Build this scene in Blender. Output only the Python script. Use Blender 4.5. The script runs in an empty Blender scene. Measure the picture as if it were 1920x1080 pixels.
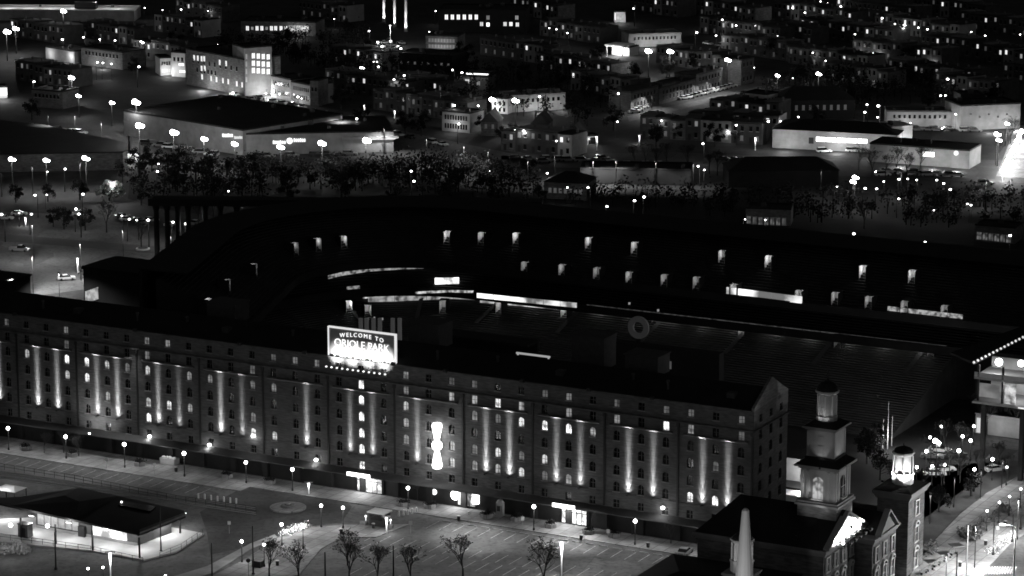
import bpy, bmesh, math, random
from mathutils import Vector, Matrix
from mathutils.bvhtree import BVHTree
R = math.radians
rnd = random.Random(7)
S = bpy.context.scene
C = S.collection

# ---------------------------------------------------------------- camera, sky, added fill sun, exposure
FPX, CAMH, PITCH = 5625.0, 164.6, R(12.416)      # focal length in photo pixels, height above street, pitch down
cam = bpy.data.cameras.new("camera"); camo = bpy.data.objects.new("camera", cam); C.objects.link(camo)
cam.sensor_width = 36.0; cam.lens = 36.0 * FPX / 1920.0
cam.clip_start = 1.0; cam.clip_end = 6000.0
camo.location = (0, 0, CAMH); camo.rotation_euler = (math.pi / 2 - PITCH, 0, 0)
S.camera = camo
w = bpy.data.worlds.new("World"); S.world = w; w.use_nodes = True
nt = w.node_tree
sky = nt.nodes.new("ShaderNodeTexSky"); sky.sky_type = 'NISHITA'; sky.sun_disc = False
sky.sun_elevation = R(35); sky.sun_rotation = R(150)
bw = nt.nodes.new("ShaderNodeRGBToBW")           # the photograph is black and white
bg = nt.nodes["Background"]; bg.inputs["Strength"].default_value = 0.0085
nt.links.new(sky.outputs[0], bw.inputs[0]); nt.links.new(bw.outputs[0], bg.inputs[0])
fill_sun = bpy.data.lights.new("fill_sun", 'SUN'); fill_sun.energy = 0.02; fill_sun.angle = R(8)  # weak sun lamp added for a little shape
mo = bpy.data.objects.new("fill_sun", fill_sun); C.objects.link(mo); mo.rotation_euler = (R(50), 0, R(-25))
S.view_settings.view_transform = 'Standard'; S.view_settings.look = 'None'
S.view_settings.exposure = 0.0; S.view_settings.gamma = 1.0
S.cycles.use_denoising = True
S.cycles.max_bounces = 4; S.cycles.diffuse_bounces = 2; S.cycles.glossy_bounces = 2
S.cycles.caustics_reflective = False; S.cycles.caustics_refractive = False
S.cycles.sample_clamp_indirect = 2.0; S.cycles.use_light_tree = True
S.cycles.filter_width = 1.7

# ---------------------------------------------------------------- where things stand (grid of the downtown streets)
X0, Y0, TH = 43.66, 523.13, R(28.2)              # right front corner of the warehouse and the turn of the street grid
ct, st_ = math.cos(TH), math.sin(TH)
cp, sp = math.cos(PITCH), math.sin(PITCH)
GR = -TH
def L(s, w_, z=0.0): return Vector((X0 + ct * s + st_ * w_, Y0 - st_ * s + ct * w_, z))
def ray(x, y):
    u = (x - 960) / FPX; v = -(y - 540) / FPX
    return Vector((u, cp + v * sp, -sp + v * cp))
def un(x, y, z=0.0):
    d = ray(x, y); t = (z - CAMH) / d.z
    return Vector((d.x * t, d.y * t, z))
def inv(p):
    dx, dy = p.x - X0, p.y - Y0
    return ct * dx - st_ * dy, st_ * dx + ct * dy
def sw(x, y, z=0.0): return inv(un(x, y, z))
def onw(x, y, w_):                                # point of the vertical plane w = w_ seen at a pixel -> s, z
    d = ray(x, y); b = L(0, w_); n = (st_, ct)
    t = (n[0] * b.x + n[1] * b.y) / (n[0] * d.x + n[1] * d.y)
    p = d * t; return inv(p)[0], p.z + CAMH

# ---------------------------------------------------------------- materials
M = {}
def mat(name, v, rough=0.8, var=0.25, scale=1.0, kind='noise', spec=0.3, stretch=None, v2=None):
    if name in M: return M[name]
    m = bpy.data.materials.new(name); m.use_nodes = True; t = m.node_tree; b = t.nodes["Principled BSDF"]
    b.inputs["Roughness"].default_value = rough
    b.inputs["Specular IOR Level"].default_value = spec
    tc = t.nodes.new("ShaderNodeTexCoord"); mp = t.nodes.new("ShaderNodeMapping")
    t.links.new(tc.outputs["Object"], mp.inputs[0])
    if stretch: mp.inputs["Scale"].default_value = stretch
    no = t.nodes.new("ShaderNodeTexNoise"); no.inputs["Scale"].default_value = scale
    no.inputs["Detail"].default_value = 6; no.inputs["Roughness"].default_value = 0.65
    t.links.new(mp.outputs[0], no.inputs["Vector"])
    r = t.nodes.new("ShaderNodeMapRange")
    r.inputs[1].default_value = 0.3; r.inputs[2].default_value = 0.7
    r.inputs[3].default_value = v * (1 - var); r.inputs[4].default_value = v * (1 + var)
    t.links.new(no.outputs[0], r.inputs[0])
    out = r.outputs[0]
    if kind == 'brick':
        br = t.nodes.new("ShaderNodeTexNoise"); br.inputs["Scale"].default_value = 1.0
        mp2 = t.nodes.new("ShaderNodeMapping"); mp2.inputs["Scale"].default_value = (0.6, 0.6, 3.4)
        t.links.new(tc.outputs["Object"], mp2.inputs[0]); t.links.new(mp2.outputs[0], br.inputs["Vector"])
        r2 = t.nodes.new("ShaderNodeMapRange"); r2.inputs[1].default_value = 0.35; r2.inputs[2].default_value = 0.65
        r2.inputs[3].default_value = 0.72; r2.inputs[4].default_value = 1.25
        t.links.new(br.outputs[0], r2.inputs[0])
        mu = t.nodes.new("ShaderNodeMath"); mu.operation = 'MULTIPLY'
        t.links.new(out, mu.inputs[0]); t.links.new(r2.outputs[0], mu.inputs[1]); out = mu.outputs[0]
    if kind == 'paved' or kind == 'patched':
        if kind == 'paved':                       # slab joints
            pv = t.nodes.new("ShaderNodeTexBrick"); pv.inputs["Scale"].default_value = 1.0
            pv.inputs["Brick Width"].default_value = 2.4; pv.inputs["Row Height"].default_value = 2.4; pv.inputs["Mortar Size"].default_value = .07
            pv.offset = 0.0
            pv.inputs["Color1"].default_value = (.85, .85, .85, 1); pv.inputs["Color2"].default_value = (1.15, 1.15, 1.15, 1); pv.inputs["Mortar"].default_value = (.45, .45, .45, 1)
            mpr = t.nodes.new("ShaderNodeMapping"); mpr.inputs["Rotation"].default_value = (0, 0, R(28.2))
            t.links.new(tc.outputs["Object"], mpr.inputs[0]); t.links.new(mpr.outputs[0], pv.inputs["Vector"]); fac = pv.outputs["Color"]
        else:                                     # tarred repairs and oil stains
            vo = t.nodes.new("ShaderNodeTexVoronoi"); vo.inputs["Scale"].default_value = .11; vo.distance = 'CHEBYCHEV'
            mpr = t.nodes.new("ShaderNodeMapping"); mpr.inputs["Rotation"].default_value = (0, 0, R(28.2)); mpr.inputs["Scale"].default_value = (1, .55, 1)
            t.links.new(tc.outputs["Object"], mpr.inputs[0]); t.links.new(mpr.outputs[0], vo.inputs["Vector"])
            rr = t.nodes.new("ShaderNodeMapRange"); rr.inputs[3].default_value = .68; rr.inputs[4].default_value = 1.3
            sc_ = t.nodes.new("ShaderNodeRGBToBW"); t.links.new(vo.outputs["Color"], sc_.inputs[0]); t.links.new(sc_.outputs[0], rr.inputs[0])
            n3 = t.nodes.new("ShaderNodeTexNoise"); n3.inputs["Scale"].default_value = 1.1; n3.inputs["Detail"].default_value = 5
            t.links.new(tc.outputs["Object"], n3.inputs["Vector"])
            r3 = t.nodes.new("ShaderNodeMapRange"); r3.inputs[1].default_value = .3; r3.inputs[2].default_value = .5; r3.inputs[3].default_value = .55; r3.inputs[4].default_value = 1.08
            t.links.new(n3.outputs[0], r3.inputs[0])
            m3 = t.nodes.new("ShaderNodeMath"); m3.operation = 'MULTIPLY'; t.links.new(rr.outputs[0], m3.inputs[0]); t.links.new(r3.outputs[0], m3.inputs[1]); fac = m3.outputs[0]
        mx = t.nodes.new("ShaderNodeMath"); mx.operation = 'MULTIPLY'; t.links.new(out, mx.inputs[0])
        if kind == 'paved':
            b2 = t.nodes.new("ShaderNodeRGBToBW"); t.links.new(fac, b2.inputs[0]); fac = b2.outputs[0]
        t.links.new(fac, mx.inputs[1]); out = mx.outputs[0]
    t.links.new(out, b.inputs["Base Color"])
    M[name] = m; return m
def lit(v, sample=False, clutter=0.0):
    name = "lit_%g%s%s" % (v, "_s" if sample else "", "_c%g" % clutter if clutter else "")
    if name in M: return M[name]
    m = bpy.data.materials.new(name); m.use_nodes = True; t = m.node_tree; b = t.nodes["Principled BSDF"]
    b.inputs["Base Color"].default_value = (.3, .3, .3, 1)
    b.inputs["Emission Color"].default_value = (1, 1, 1, 1); b.inputs["Emission Strength"].default_value = v
    if clutter:
        tc = t.nodes.new("ShaderNodeTexCoord"); no = t.nodes.new("ShaderNodeTexNoise")
        no.inputs["Scale"].default_value = clutter; no.inputs["Detail"].default_value = 3
        gi = t.nodes.new("ShaderNodeObjectInfo"); ad = t.nodes.new("ShaderNodeVectorMath")
        t.links.new(tc.outputs["Object"], ad.inputs[0]); t.links.new(gi.outputs["Random"], ad.inputs[1])
        t.links.new(ad.outputs[0], no.inputs["Vector"])
        r = t.nodes.new("ShaderNodeMapRange"); r.inputs[1].default_value = .38; r.inputs[2].default_value = .6
        r.inputs[3].default_value = v * .12; r.inputs[4].default_value = v * 1.4
        t.links.new(no.outputs[0], r.inputs[0]); t.links.new(r.outputs[0], b.inputs["Emission Strength"])
    m.cycles.emission_sampling = 'FRONT' if sample else 'NONE'
    M[name] = m; return m
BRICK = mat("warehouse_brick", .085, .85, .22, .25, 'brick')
BRICK2 = mat("station_brick", .13, .85, .25, .5, 'brick')
BRICK3 = mat("town_brick", .12, .85, .35, .4, 'brick')
PALE = mat("pale_render", .42, .85, .22, .3)
PALE2 = mat("grey_render", .24, .85, .25, .3)
STONE = mat("painted_trim", .55, .7, .12, .6)
ROOF = mat("dark_roofing", .013, .9, .4, .15)
ROOF2 = mat("grey_roofing", .06, .9, .4, .2)
ROOF3 = mat("light_roofing", .16, .9, .3, .2)
METAL = mat("dark_metal", .02, .5, .2, 1)
GALV = mat("galvanised_metal", .35, .5, .15, 1)
WHITE = mat("white_paint", .75, .5, .06, 1)
CONC = mat("concrete", .28, .9, .25, .3)
ASPH = mat("asphalt", .024, .9, .5, .12, 'patched')
ASPH2 = mat("lot_asphalt", .075, .85, .4, .22, 'patched')
ROADM = mat("road_asphalt", .052, .85, .3, .1, 'patched')
WALK = mat("pavement_concrete", .2, .9, .35, .25, 'paved')
PAVE = mat("brick_paving", .13, .9, .35, .35)
GRASS = mat("grass_ground", .045, 1, .5, .12)
PAINT = mat("road_paint", .4, .9, .7, .5)
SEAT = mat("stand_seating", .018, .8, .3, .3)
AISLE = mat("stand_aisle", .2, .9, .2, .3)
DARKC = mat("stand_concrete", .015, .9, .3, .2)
GLASS = mat("dark_glass", .012, .15, .2, 1, spec=.5)
BARK = mat("bark", .03, .9, .3, 2)
TWIG = mat("twigs", .035, .9, .35, 1)
LEAF = mat("evergreen_leaves", .008, .9, .5, .6)
CARW = mat("white_car_paint", .6, .3, .05, 1, spec=.5)
CARG = mat("grey_car_paint", .18, .3, .05, 1, spec=.5)
CARB = mat("black_car_paint", .025, .3, .05, 1, spec=.5)
TYRE = mat("tyre_rubber", .02, .9, .1, 1)

# ---------------------------------------------------------------- mesh helpers
class MB:
    def __init__(s): s.v = []; s.f = []; s.m = []
    def add(s, vs, fs, mi=0):
        o = len(s.v); s.v += [tuple(p) for p in vs]
        for f in fs: s.f.append(tuple(i + o for i in f)); s.m.append(mi)
    def box(s, x0, x1, y0, y1, z0, z1, mi=0):
        s.add([(x0, y0, z0), (x1, y0, z0), (x1, y1, z0), (x0, y1, z0), (x0, y0, z1), (x1, y0, z1), (x1, y1, z1), (x0, y1, z1)],
              [(0, 3, 2, 1), (4, 5, 6, 7), (0, 1, 5, 4), (1, 2, 6, 5), (2, 3, 7, 6), (3, 0, 4, 7)], mi)
        return s
    def quad(s, a, b, c, d, mi=0): s.add([a, b, c, d], [(0, 1, 2, 3)], mi); return s
    def prism(s, poly, z0, z1, mi=0):
        n = len(poly)
        a = sum(poly[i][0] * poly[(i + 1) % n][1] - poly[(i + 1) % n][0] * poly[i][1] for i in range(n))
        if a < 0: poly = poly[::-1]
        vs = [(p[0], p[1], z0) for p in poly] + [(p[0], p[1], z1) for p in poly]
        fs = [tuple(range(n - 1, -1, -1)), tuple(range(n, 2 * n))] + [(i, (i + 1) % n, n + (i + 1) % n, n + i) for i in range(n)]
        s.add(vs, fs, mi); return s
    def lathe(s, prof, n=12, cx=0, cy=0, mi=0, ph=0.0):
        vs = []; fs = []
        for r, z in prof:
            for k in range(n):
                a = 2 * math.pi * k / n + ph; vs.append((cx + r * math.cos(a), cy + r * math.sin(a), z))
        for i in range(len(prof) - 1):
            for k in range(n):
                k2 = (k + 1) % n; fs.append((i * n + k, i * n + k2, (i + 1) * n + k2, (i + 1) * n + k))
        fs.append(tuple(range(n - 1, -1, -1))); fs.append(tuple((len(prof) - 1) * n + k for k in range(n)))
        s.add(vs, fs, mi); return s
    def tube(s, a, b, r0, r1=None, n=6, mi=0):
        a = Vector(a); b = Vector(b); r1 = r0 if r1 is None else r1
        d = (b - a); d.normalize()
        u = d.cross(Vector((0, 0, 1)) if abs(d.z) < .9 else Vector((1, 0, 0))); u.normalize(); v = d.cross(u)
        vs = []
        for c, r in ((a, r0), (b, r1)):
            for k in range(n):
                t = 2 * math.pi * k / n; vs.append(c + (u * math.cos(t) + v * math.sin(t)) * r)
        fs = [(k, (k + 1) % n, n + (k + 1) % n, n + k) for k in range(n)] + [tuple(range(n - 1, -1, -1)), tuple(range(n, 2 * n))]
        s.add(vs, fs, mi); return s
    def ball(s, c, r, sz=1.0, n=10, m=6, mi=0):
        prof = [(max(.001, r * math.sin(math.pi * i / m)), c[2] - sz * r * math.cos(math.pi * i / m)) for i in range(m + 1)]
        return s.lathe(prof, n, c[0], c[1], mi)
    def gable(s, x0, x1, y0, y1, z0, z1, axis='x', mi=0):
        if axis == 'x':
            ym = (y0 + y1) / 2
            s.add([(x0, y0, z0), (x1, y0, z0), (x1, y1, z0), (x0, y1, z0), (x0, ym, z1), (x1, ym, z1)],
                  [(0, 3, 2, 1), (0, 1, 5, 4), (2, 3, 4, 5), (0, 4, 3), (1, 2, 5)], mi)
        else:
            xm = (x0 + x1) / 2
            s.add([(x0, y0, z0), (x1, y0, z0), (x1, y1, z0), (x0, y1, z0), (xm, y0, z1), (xm, y1, z1)],
                  [(0, 3, 2, 1), (0, 1, 4), (1, 2, 5, 4), (2, 3, 5), (3, 0, 4, 5)], mi)
        return s
    def hip(s, x0, x1, y0, y1, z0, z1, ins, mi=0):
        ym = (y0 + y1) / 2
        s.add([(x0, y0, z0), (x1, y0, z0), (x1, y1, z0), (x0, y1, z0), (x0 + ins, ym, z1), (x1 - ins, ym, z1)],
              [(0, 3, 2, 1), (0, 1, 5, 4), (1, 2, 5), (2, 3, 4, 5), (3, 0, 4)], mi)
        return s
    def mesh(s, name, mats):
        me = bpy.data.meshes.new(name); me.from_pydata(s.v, [], s.f)
        for m in (mats if isinstance(mats, (list, tuple)) else [mats]): me.materials.append(m)
        if any(s.m): me.polygons.foreach_set("material_index", s.m)
        me.update(); return me
def link(name, me, parent=None, loc=(0, 0, 0), rz=0.0):
    o = bpy.data.objects.new(name, me); C.objects.link(o); o.location = loc; o.rotation_euler = (0, 0, rz)
    if parent: o.parent = parent
    return o
def tag(o, label, cat, group=None, kind=None):
    o["label"] = label; o["category"] = cat
    if group: o["group"] = group
    if kind: o["kind"] = kind
    return o
def thing(name, label, cat, loc, rz=0.0, group=None):
    o = link(name, None, None, loc, rz); return tag(o, label, cat, group)
def part(name, mb, mats, parent, label=None, loc=(0, 0, 0), rz=0.0):
    o = link(name, mb.mesh(name, mats) if isinstance(mb, MB) else mb, parent, loc, rz)
    if label: o["label"] = label
    return o
def struct(name, mb, mats, loc=(0, 0, 0), rz=0.0):
    o = link(name, mb.mesh(name, mats), None, loc, rz); o["kind"] = "structure"; return o
def point(parent, loc, watts, r=.25):
    l = bpy.data.lights.new("lamp_light", 'POINT'); l.energy = watts; l.shadow_soft_size = r
    o = bpy.data.objects.new("lamp_light", l); C.objects.link(o); o.parent = parent; o.location = loc; return o
def spot(parent, loc, target, watts, ang, blend=.6, r=.1):
    l = bpy.data.lights.new("spot_light", 'SPOT'); l.energy = watts; l.spot_size = ang; l.spot_blend = blend; l.shadow_soft_size = r
    o = bpy.data.objects.new("spot_light", l); C.objects.link(o); o.parent = parent; o.location = loc
    d = Vector(target) - Vector(loc); o.rotation_euler = d.to_track_quat('-Z', 'Y').to_euler(); return o
def text_mb(mb, txt, size, org, arch=0.0, depth=.06, center=True, spacing=1.0, mi=0, xs=1.0):
    """letters in the x-z plane facing -y"""
    cu = bpy.data.curves.new("t", 'FONT'); cu.body = txt; cu.size = size; cu.extrude = depth; cu.space_character = spacing
    if center: cu.align_x = 'CENTER'
    ob = bpy.data.objects.new("t", cu); C.objects.link(ob)
    dg = bpy.context.evaluated_depsgraph_get(); me = ob.evaluated_get(dg).to_mesh()
    vs = []
    half = max([abs(v.co.x) for v in me.vertices] + [.01])
    for v in me.vertices:
        x, y, z = v.co
        vs.append((org[0] + x * xs, org[1] - z, org[2] + y - arch * (x / half) ** 2))
    mb.add(vs, [tuple(p.vertices) for p in me.polygons], mi)
    bpy.data.objects.remove(ob); bpy.data.curves.remove(cu)
ORD = ["first", "second", "third", "fourth", "fifth", "sixth", "seventh", "eighth", "ninth", "tenth", "eleventh", "twelfth", "thirteenth",
       "fourteenth", "fifteenth", "sixteenth", "seventeenth", "eighteenth", "nineteenth", "twentieth"]
def nth(i):
    if i < 20: return ORD[i]
    t, u = divmod(i + 1, 10)
    tens = ["", "", "twenty", "thirty", "forty", "fifty", "sixty", "seventy"][t]
    return (tens[:-1] + "ieth") if u == 0 else tens + "-" + ORD[u - 1]

# ---------------------------------------------------------------- ground and streets
struct("ground", MB().quad((-1500, 250, 0), (1500, 250, 0), (1500, 4500, 0), (-1500, 4500, 0)), ASPH)
def sheet(name, pts, z, m, px=True):
    mb = MB(); P = [un(*p) if px else L(*p) for p in pts]
    mb.prism([(p.x, p.y) for p in P], z - .03 if z < .1 else 0.0, z)
    return struct(name, mb, m)
def gsheet(name, s0, s1, w0, w1, z, m): return sheet(name, [(s0, w0), (s1, w0), (s1, w1), (s0, w1)], z, m, px=False)
# ground sheets: lots, pavements, kerbs (steps of about 0.12 m), each sheet a few mm above the one below
gsheet("parking_lot", -215, 4, -125, -7, .006, ASPH2)
gsheet("street", -420, 120, 60, 84, .006, ROADM)
gsheet("warehouse_pavement", -215, 3, -7.2, 0, .13, WALK)
gsheet("kerbside_apron", -215, -104, -10.6, -7.2, .125, WALK)
sheet("station_path", [(640, 985), (768, 984), (728, 999), (705, 1008), (640, 1009), (602, 1030), (560, 1079), (500, 1090), (395, 1082), (455, 1052), (520, 1010), (560, 992)], .125, WALK)
sheet("station_path_kerb", [(300, 1090), (390, 1062), (470, 1020), (515, 1003), (520, 1008), (470, 1030), (400, 1075), (330, 1095)], .14, CONC)
sheet("brick_plaza", [(375, 960), (470, 905), (630, 925), (660, 950), (640, 980), (560, 990), (500, 1012), (440, 1030), (395, 1040), (388, 1000)], .02, mat("dark_paving", .036, .9, .4, .2, "patched"))
sheet("front_pavement", [(1690, 1110), (1722, 1052), (1752, 1015), (1800, 965), (1850, 925), (1935, 880), (1935, 1120)], .12, WALK)
sheet("cross_street", [(1820, 1120), (1856, 1062), (1893, 1022), (1940, 990), (1960, 1120)], .14, ROADM)
sheet("park_lawn", [(1715, 1050), (1700, 900), (1740, 875), (1935, 862), (1935, 885), (1850, 925), (1800, 962)], .03, GRASS)
sheet("park_road", [(1700, 880), (1740, 850), (1835, 812), (1935, 830), (1935, 862), (1740, 876)], .015, ROADM)
sheet("left_lot", [(-30, 396), (290, 408), (300, 480), (250, 530), (30, 560), (-30, 560)], .01, mat("worn_asphalt", .085, .9, .35, .1, "patched"))
sheet("left_road", [(-30, 436), (290, 462), (300, 476), (-30, 449)], .016, mat("old_asphalt", .05, .9, .3, .1))
sheet("avenue", [(395, 152), (420, 148), (640, 222), (960, 288), (990, 300), (760, 296), (740, 285), (600, 232)], .012, mat("pale_asphalt", .08, .9, .3, .08, "patched"))
sheet("boulevard", [(940, 292), (1260, 285), (1600, 300), (1935, 300), (1935, 345), (1600, 330), (1260, 318), (940, 312)], .012, ROADM)
sheet("store_lot", [(0, 190), (240, 205), (240, 300), (330, 300), (740, 296), (740, 262), (455, 262), (250, 232), (245, 300), (0, 240)], .01, ROADM)
sheet("lane", [(1180, 228), (1464, 160), (1464, 153), (1176, 218)], .012, ROADM)
sheet("lower_road", [(-30, 318), (250, 302), (250, 313), (-30, 334)], .014, mat("old_asphalt", .09))
sheet("railway_track_bed", [(-30, 880), (330, 930), (480, 955), (478, 962), (320, 938), (-30, 890)], .016, mat("ballast", .05, .9, .5, 1.5))
TREE_SHADE = mat("tree_shade_colour", .009, 1, .5, .15)  # near-black sheets added to darken the lit ground among the trees
sheet("tree_shade_sheet", [(245, 318), (460, 306), (700, 316), (940, 322), (1010, 325), (1030, 400), (880, 395), (520, 395), (440, 410), (300, 392), (240, 372)], .02, TREE_SHADE)
sheet("verge_shade_sheet", [(1040, 352), (1360, 356), (1560, 356), (1590, 362), (1935, 366), (1935, 470), (1560, 440), (1040, 405)], .02, TREE_SHADE)
mb = MB()
def stall_rows():
    for w0, w1, s0, s1 in [(-14.5, -9.6, -60, -4), (-27, -22, -66, 2), (-33, -28, -64, 2), (-46, -41, -58, 2), (-52, -47, -56, 2), (-65, -60, -58, 2), (-16.5, -11.5, -190, -108)]:
        s = s0
        while s <= s1:
            p = [L(s - .05, w0), L(s + .05, w0), L(s + .05, w1), L(s - .05, w1)]
            mb.quad(*[(q.x, q.y, .014) for q in p]); s += 2.75
stall_rows()
for k in range(12):
    a = [un(1842 + k * 5, 1078 - k * .2), un(1845 + k * 5, 1078), un(1852 + k * 5, 1064), un(1849 + k * 5, 1064)]
    mb.quad(*[(q.x, q.y, .146) for q in a])
struct("road_markings", mb, PAINT)

# ---------------------------------------------------------------- the long brick warehouse
BAY = 15.03
wh = thing("warehouse", "very long eight-storey brick warehouse with floodlit wall strips and rows of arched windows", "warehouse", (X0, Y0, 0), GR)
NB = 13
DARKC0 = mat("roof_plant_metal", .05, .7, .2, 1)
ZR = [(4.7, 7.55, 5.55, 1.5, 0), (7.55, 10.5, 8.85, 1.9, 1), (10.5, 13.75, 12.05, 1.9, 1), (13.75, 17, 15.35, 1.9, 1), (17, 20.6, 18.65, 1.9, 1), (20.6, 22.9, 21.7, 1.7, 0), (22.9, 26.4, 24.75, 1.4, 0)]
def outline(xc, zc, ww, hh, arch, n=5):
    zb, zt = zc - hh / 2, zc + hh / 2
    pts = [(xc - ww / 2, zb)]
    if arch:
        rise = ww * .32
        for i in range(n + 1):
            u = -1 + 2 * i / n; pts.append((xc + u * ww / 2, zt - rise * u * u))
    else: pts += [(xc - ww / 2, zt), (xc + ww / 2, zt)]
    pts.append((xc + ww / 2, zb)); return pts
def cell(mb, x0, x1, z0, z1, xc, zc, ww, hh, arch, dep=.4):
    o = outline(xc, zc, ww, hh, arch); xl, xr, zb = xc - ww / 2, xc + ww / 2, zc - hh / 2
    q = lambda a, b, c, d: mb.quad((a[0], 0, a[1]), (b[0], 0, b[1]), (c[0], 0, c[1]), (d[0], 0, d[1]))
    q((x0, z0), (xl, z0), (xl, z1), (x0, z1)); q((xr, z0), (x1, z0), (x1, z1), (xr, z1)); q((xl, z0), (xr, z0), (xr, zb), (xl, zb))
    top = o[1:-1]
    for a, b in zip(top, top[1:]): q(a, b, (b[0], z1), (a[0], z1))
    oo = o + [o[0]]
    for a, b in zip(oo, oo[1:]): mb.quad((a[0], 0, a[1]), (a[0], dep, a[1]), (b[0], dep, b[1]), (b[0], 0, b[1]))
def window_mb(ww, hh, arch, mb=None, ox=0, oz=0, oy=0):
    mb = mb or MB(); o = outline(ox, oz, ww, hh, arch)
    mb.add([(p[0], oy + .34, p[1]) for p in o], [tuple(range(len(o)))], 0)
    mb.box(ox - .04, ox + .04, oy + .28, oy + .335, oz - hh / 2, oz + hh / 2 - .02, 1)
    mb.box(ox - ww / 2, ox - .041, oy + .285, oy + .335, oz - .03, oz + .03, 1); mb.box(ox + .041, ox + ww / 2, oy + .285, oy + .335, oz - .03, oz + .03, 1)
    mb.box(ox - ww / 2 - .12, ox + ww / 2 + .12, oy - .12, oy + .1, oz - hh / 2 - .16, oz - hh / 2 - .003, 2)
    return mb
wall = MB(); slots = {}
for b in range(-NB, 0):
    xa = b * BAY; c = xa + BAY / 2
    for k, off in enumerate((-.335, 0, .335)):
        e = [xa, c - .168 * BAY, c + .168 * BAY, xa + BAY]
        for r, (z0, z1, zc, hh, ar) in enumerate(ZR):
            cell(wall, e[k], e[k + 1], z0, z1, c + off * BAY, zc, 1.25, hh, ar)
            slots[(b * 3 + k, r)] = (c + off * BAY, zc)
XL = -NB * BAY
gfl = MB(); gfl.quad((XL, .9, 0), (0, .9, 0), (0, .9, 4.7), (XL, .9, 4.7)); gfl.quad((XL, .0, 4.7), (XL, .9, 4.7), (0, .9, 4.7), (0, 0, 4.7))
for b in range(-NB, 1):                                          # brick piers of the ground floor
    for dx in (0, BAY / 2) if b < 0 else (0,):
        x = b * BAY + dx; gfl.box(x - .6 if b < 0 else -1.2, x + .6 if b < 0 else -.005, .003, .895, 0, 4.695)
# end wall with its gable, back wall
END = [(3.1, 0), (7.75, 0), (12.4, 0)]
endmb = MB(); ew = []
for k, (yc, _) in enumerate(END):
    e = [0, 5.4, 10.1, 15.5]
    for r, (z0, z1, zc, hh, ar) in enumerate(ZR):
        cell(endmb, e[k], e[k + 1], z0 if r else 0, z1, yc, zc, 1.25, hh, ar); ew.append((yc, zc, hh, ar))
endmb.add([(0, 0, 26.4), (15.5, 0, 26.4), (15.5, 0, 27.2), (7.75, 0, 31.0), (0, 0, 27.2)], [(0, 1, 2, 3, 4)])
rot = lambda p: (-p[1], p[0], p[2])
wall.add([rot(p) for p in endmb.v], endmb.f)
wall.quad((0, 15.5, 0), (XL, 15.5, 0), (XL, 15.5, 26.4), (0, 15.5, 26.4)); wall.quad((XL, 15.5, 0), (XL, 0, 0), (XL, 0, 26.4), (XL, 15.5, 26.4))
wo = part("wall", wall, BRICK, wh); part("ground_floor", gfl, mat("near_black_wall", .014, .9, .4, .3), wh)  # ground floor near black all over, darker than the brick above
inner = MB().box(XL + .5, -.5, 1.2, 15.0, .1, 26.0); part("interior_partition", inner, ROOF, wh)
rm = MB(); rm.add([(XL, .3, 26.45), (-.45, .3, 26.45), (-.45, 15.2, 26.45), (XL, 15.2, 26.45), (XL, 7.75, 29.4), (-.45, 7.75, 29.4)], [(0, 1, 5, 4), (2, 3, 4, 5), (0, 3, 2, 1), (1, 2, 5), (0, 4, 3)])
rf = part("roof", rm, ROOF, wh)
for i, (s_, hh) in enumerate(((-120.8, 2.6), (-73.7, 3.6), (-38.2, 5.0), (-27.0, 2.6))):
    part("roof_house", MB().box(s_ - 3.4, s_ + 3.4, 9, 14.2, 28.2, 26.8 + hh + 2.4).box(s_ - 3.6, s_ + 3.6, 8.8, 14.4, 29.2 + hh, 29.4 + hh), mat("roof_house_cladding", .05), wh)
co = MB().box(XL, .0, -.22, .32, 26.4, 26.62); co.box(XL, .06, -.3, -.003, 22.75, 22.98); co.box(.003, .3, -.3, 15.6, 22.75, 22.98)
co.box(XL, .05, -.12, -.003, 7.45, 7.62)
part("cornice", co, BRICK, wh)
pk = MB(); pk.add([(-.45, -.1, 26.65), (.08, -.1, 26.65), (.08, 7.75, 31.15), (-.45, 7.75, 31.15), (-.45, 15.6, 26.65 + .6), (.08, 15.6, 27.25), (-.45, -.1, 27.25), (.08, -.1, 27.25), (-.45, 7.75, 31.4), (.08, 7.75, 31.4)],
       [(6, 7, 9, 8), (8, 9, 5, 4), (0, 1, 7, 6), (1, 5, 9, 7), (0, 6, 8, 4)])
part("gable_coping", pk, BRICK2, wh)
cn = MB(); cn.add([(XL, -.003, 4.75), (0, -.003, 4.75), (0, -2.7, 4.2), (XL, -2.7, 4.2), (XL, -.003, 4.6), (0, -.003, 4.6), (0, -2.7, 4.02), (XL, -2.7, 4.02)],
       [(0, 3, 2, 1), (4, 5, 6, 7), (3, 7, 6, 2), (1, 2, 6, 5), (0, 4, 7, 3)])
part("canopy", cn, mat("canopy_roofing", .055, .8, .3, .3), wh)
for b in range(-NB + 1, 1):
    x = b * BAY - (.25 if b == 0 else 0)
    part("downspout", MB().box(x - .16, x + .16, -.22, -.003, 4.9, 22.7).box(x - .28, x + .28, -.34, -.004, 22.0, 22.74), METAL, wh)
for b in range(-NB, 0):
    c = b * BAY + BAY / 2
    g = MB().box(c - 6.4, c + 6.4, -.36, -.003, 20.6, 20.75)
    g.add([(c - 6.4, -.003, 20.3), (c + 6.4, -.003, 20.3), (c + 6.4, -.36, 20.598), (c - 6.4, -.36, 20.598)], [(0, 3, 2, 1)])
    part("ledge", g, BRICK, wh)
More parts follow.
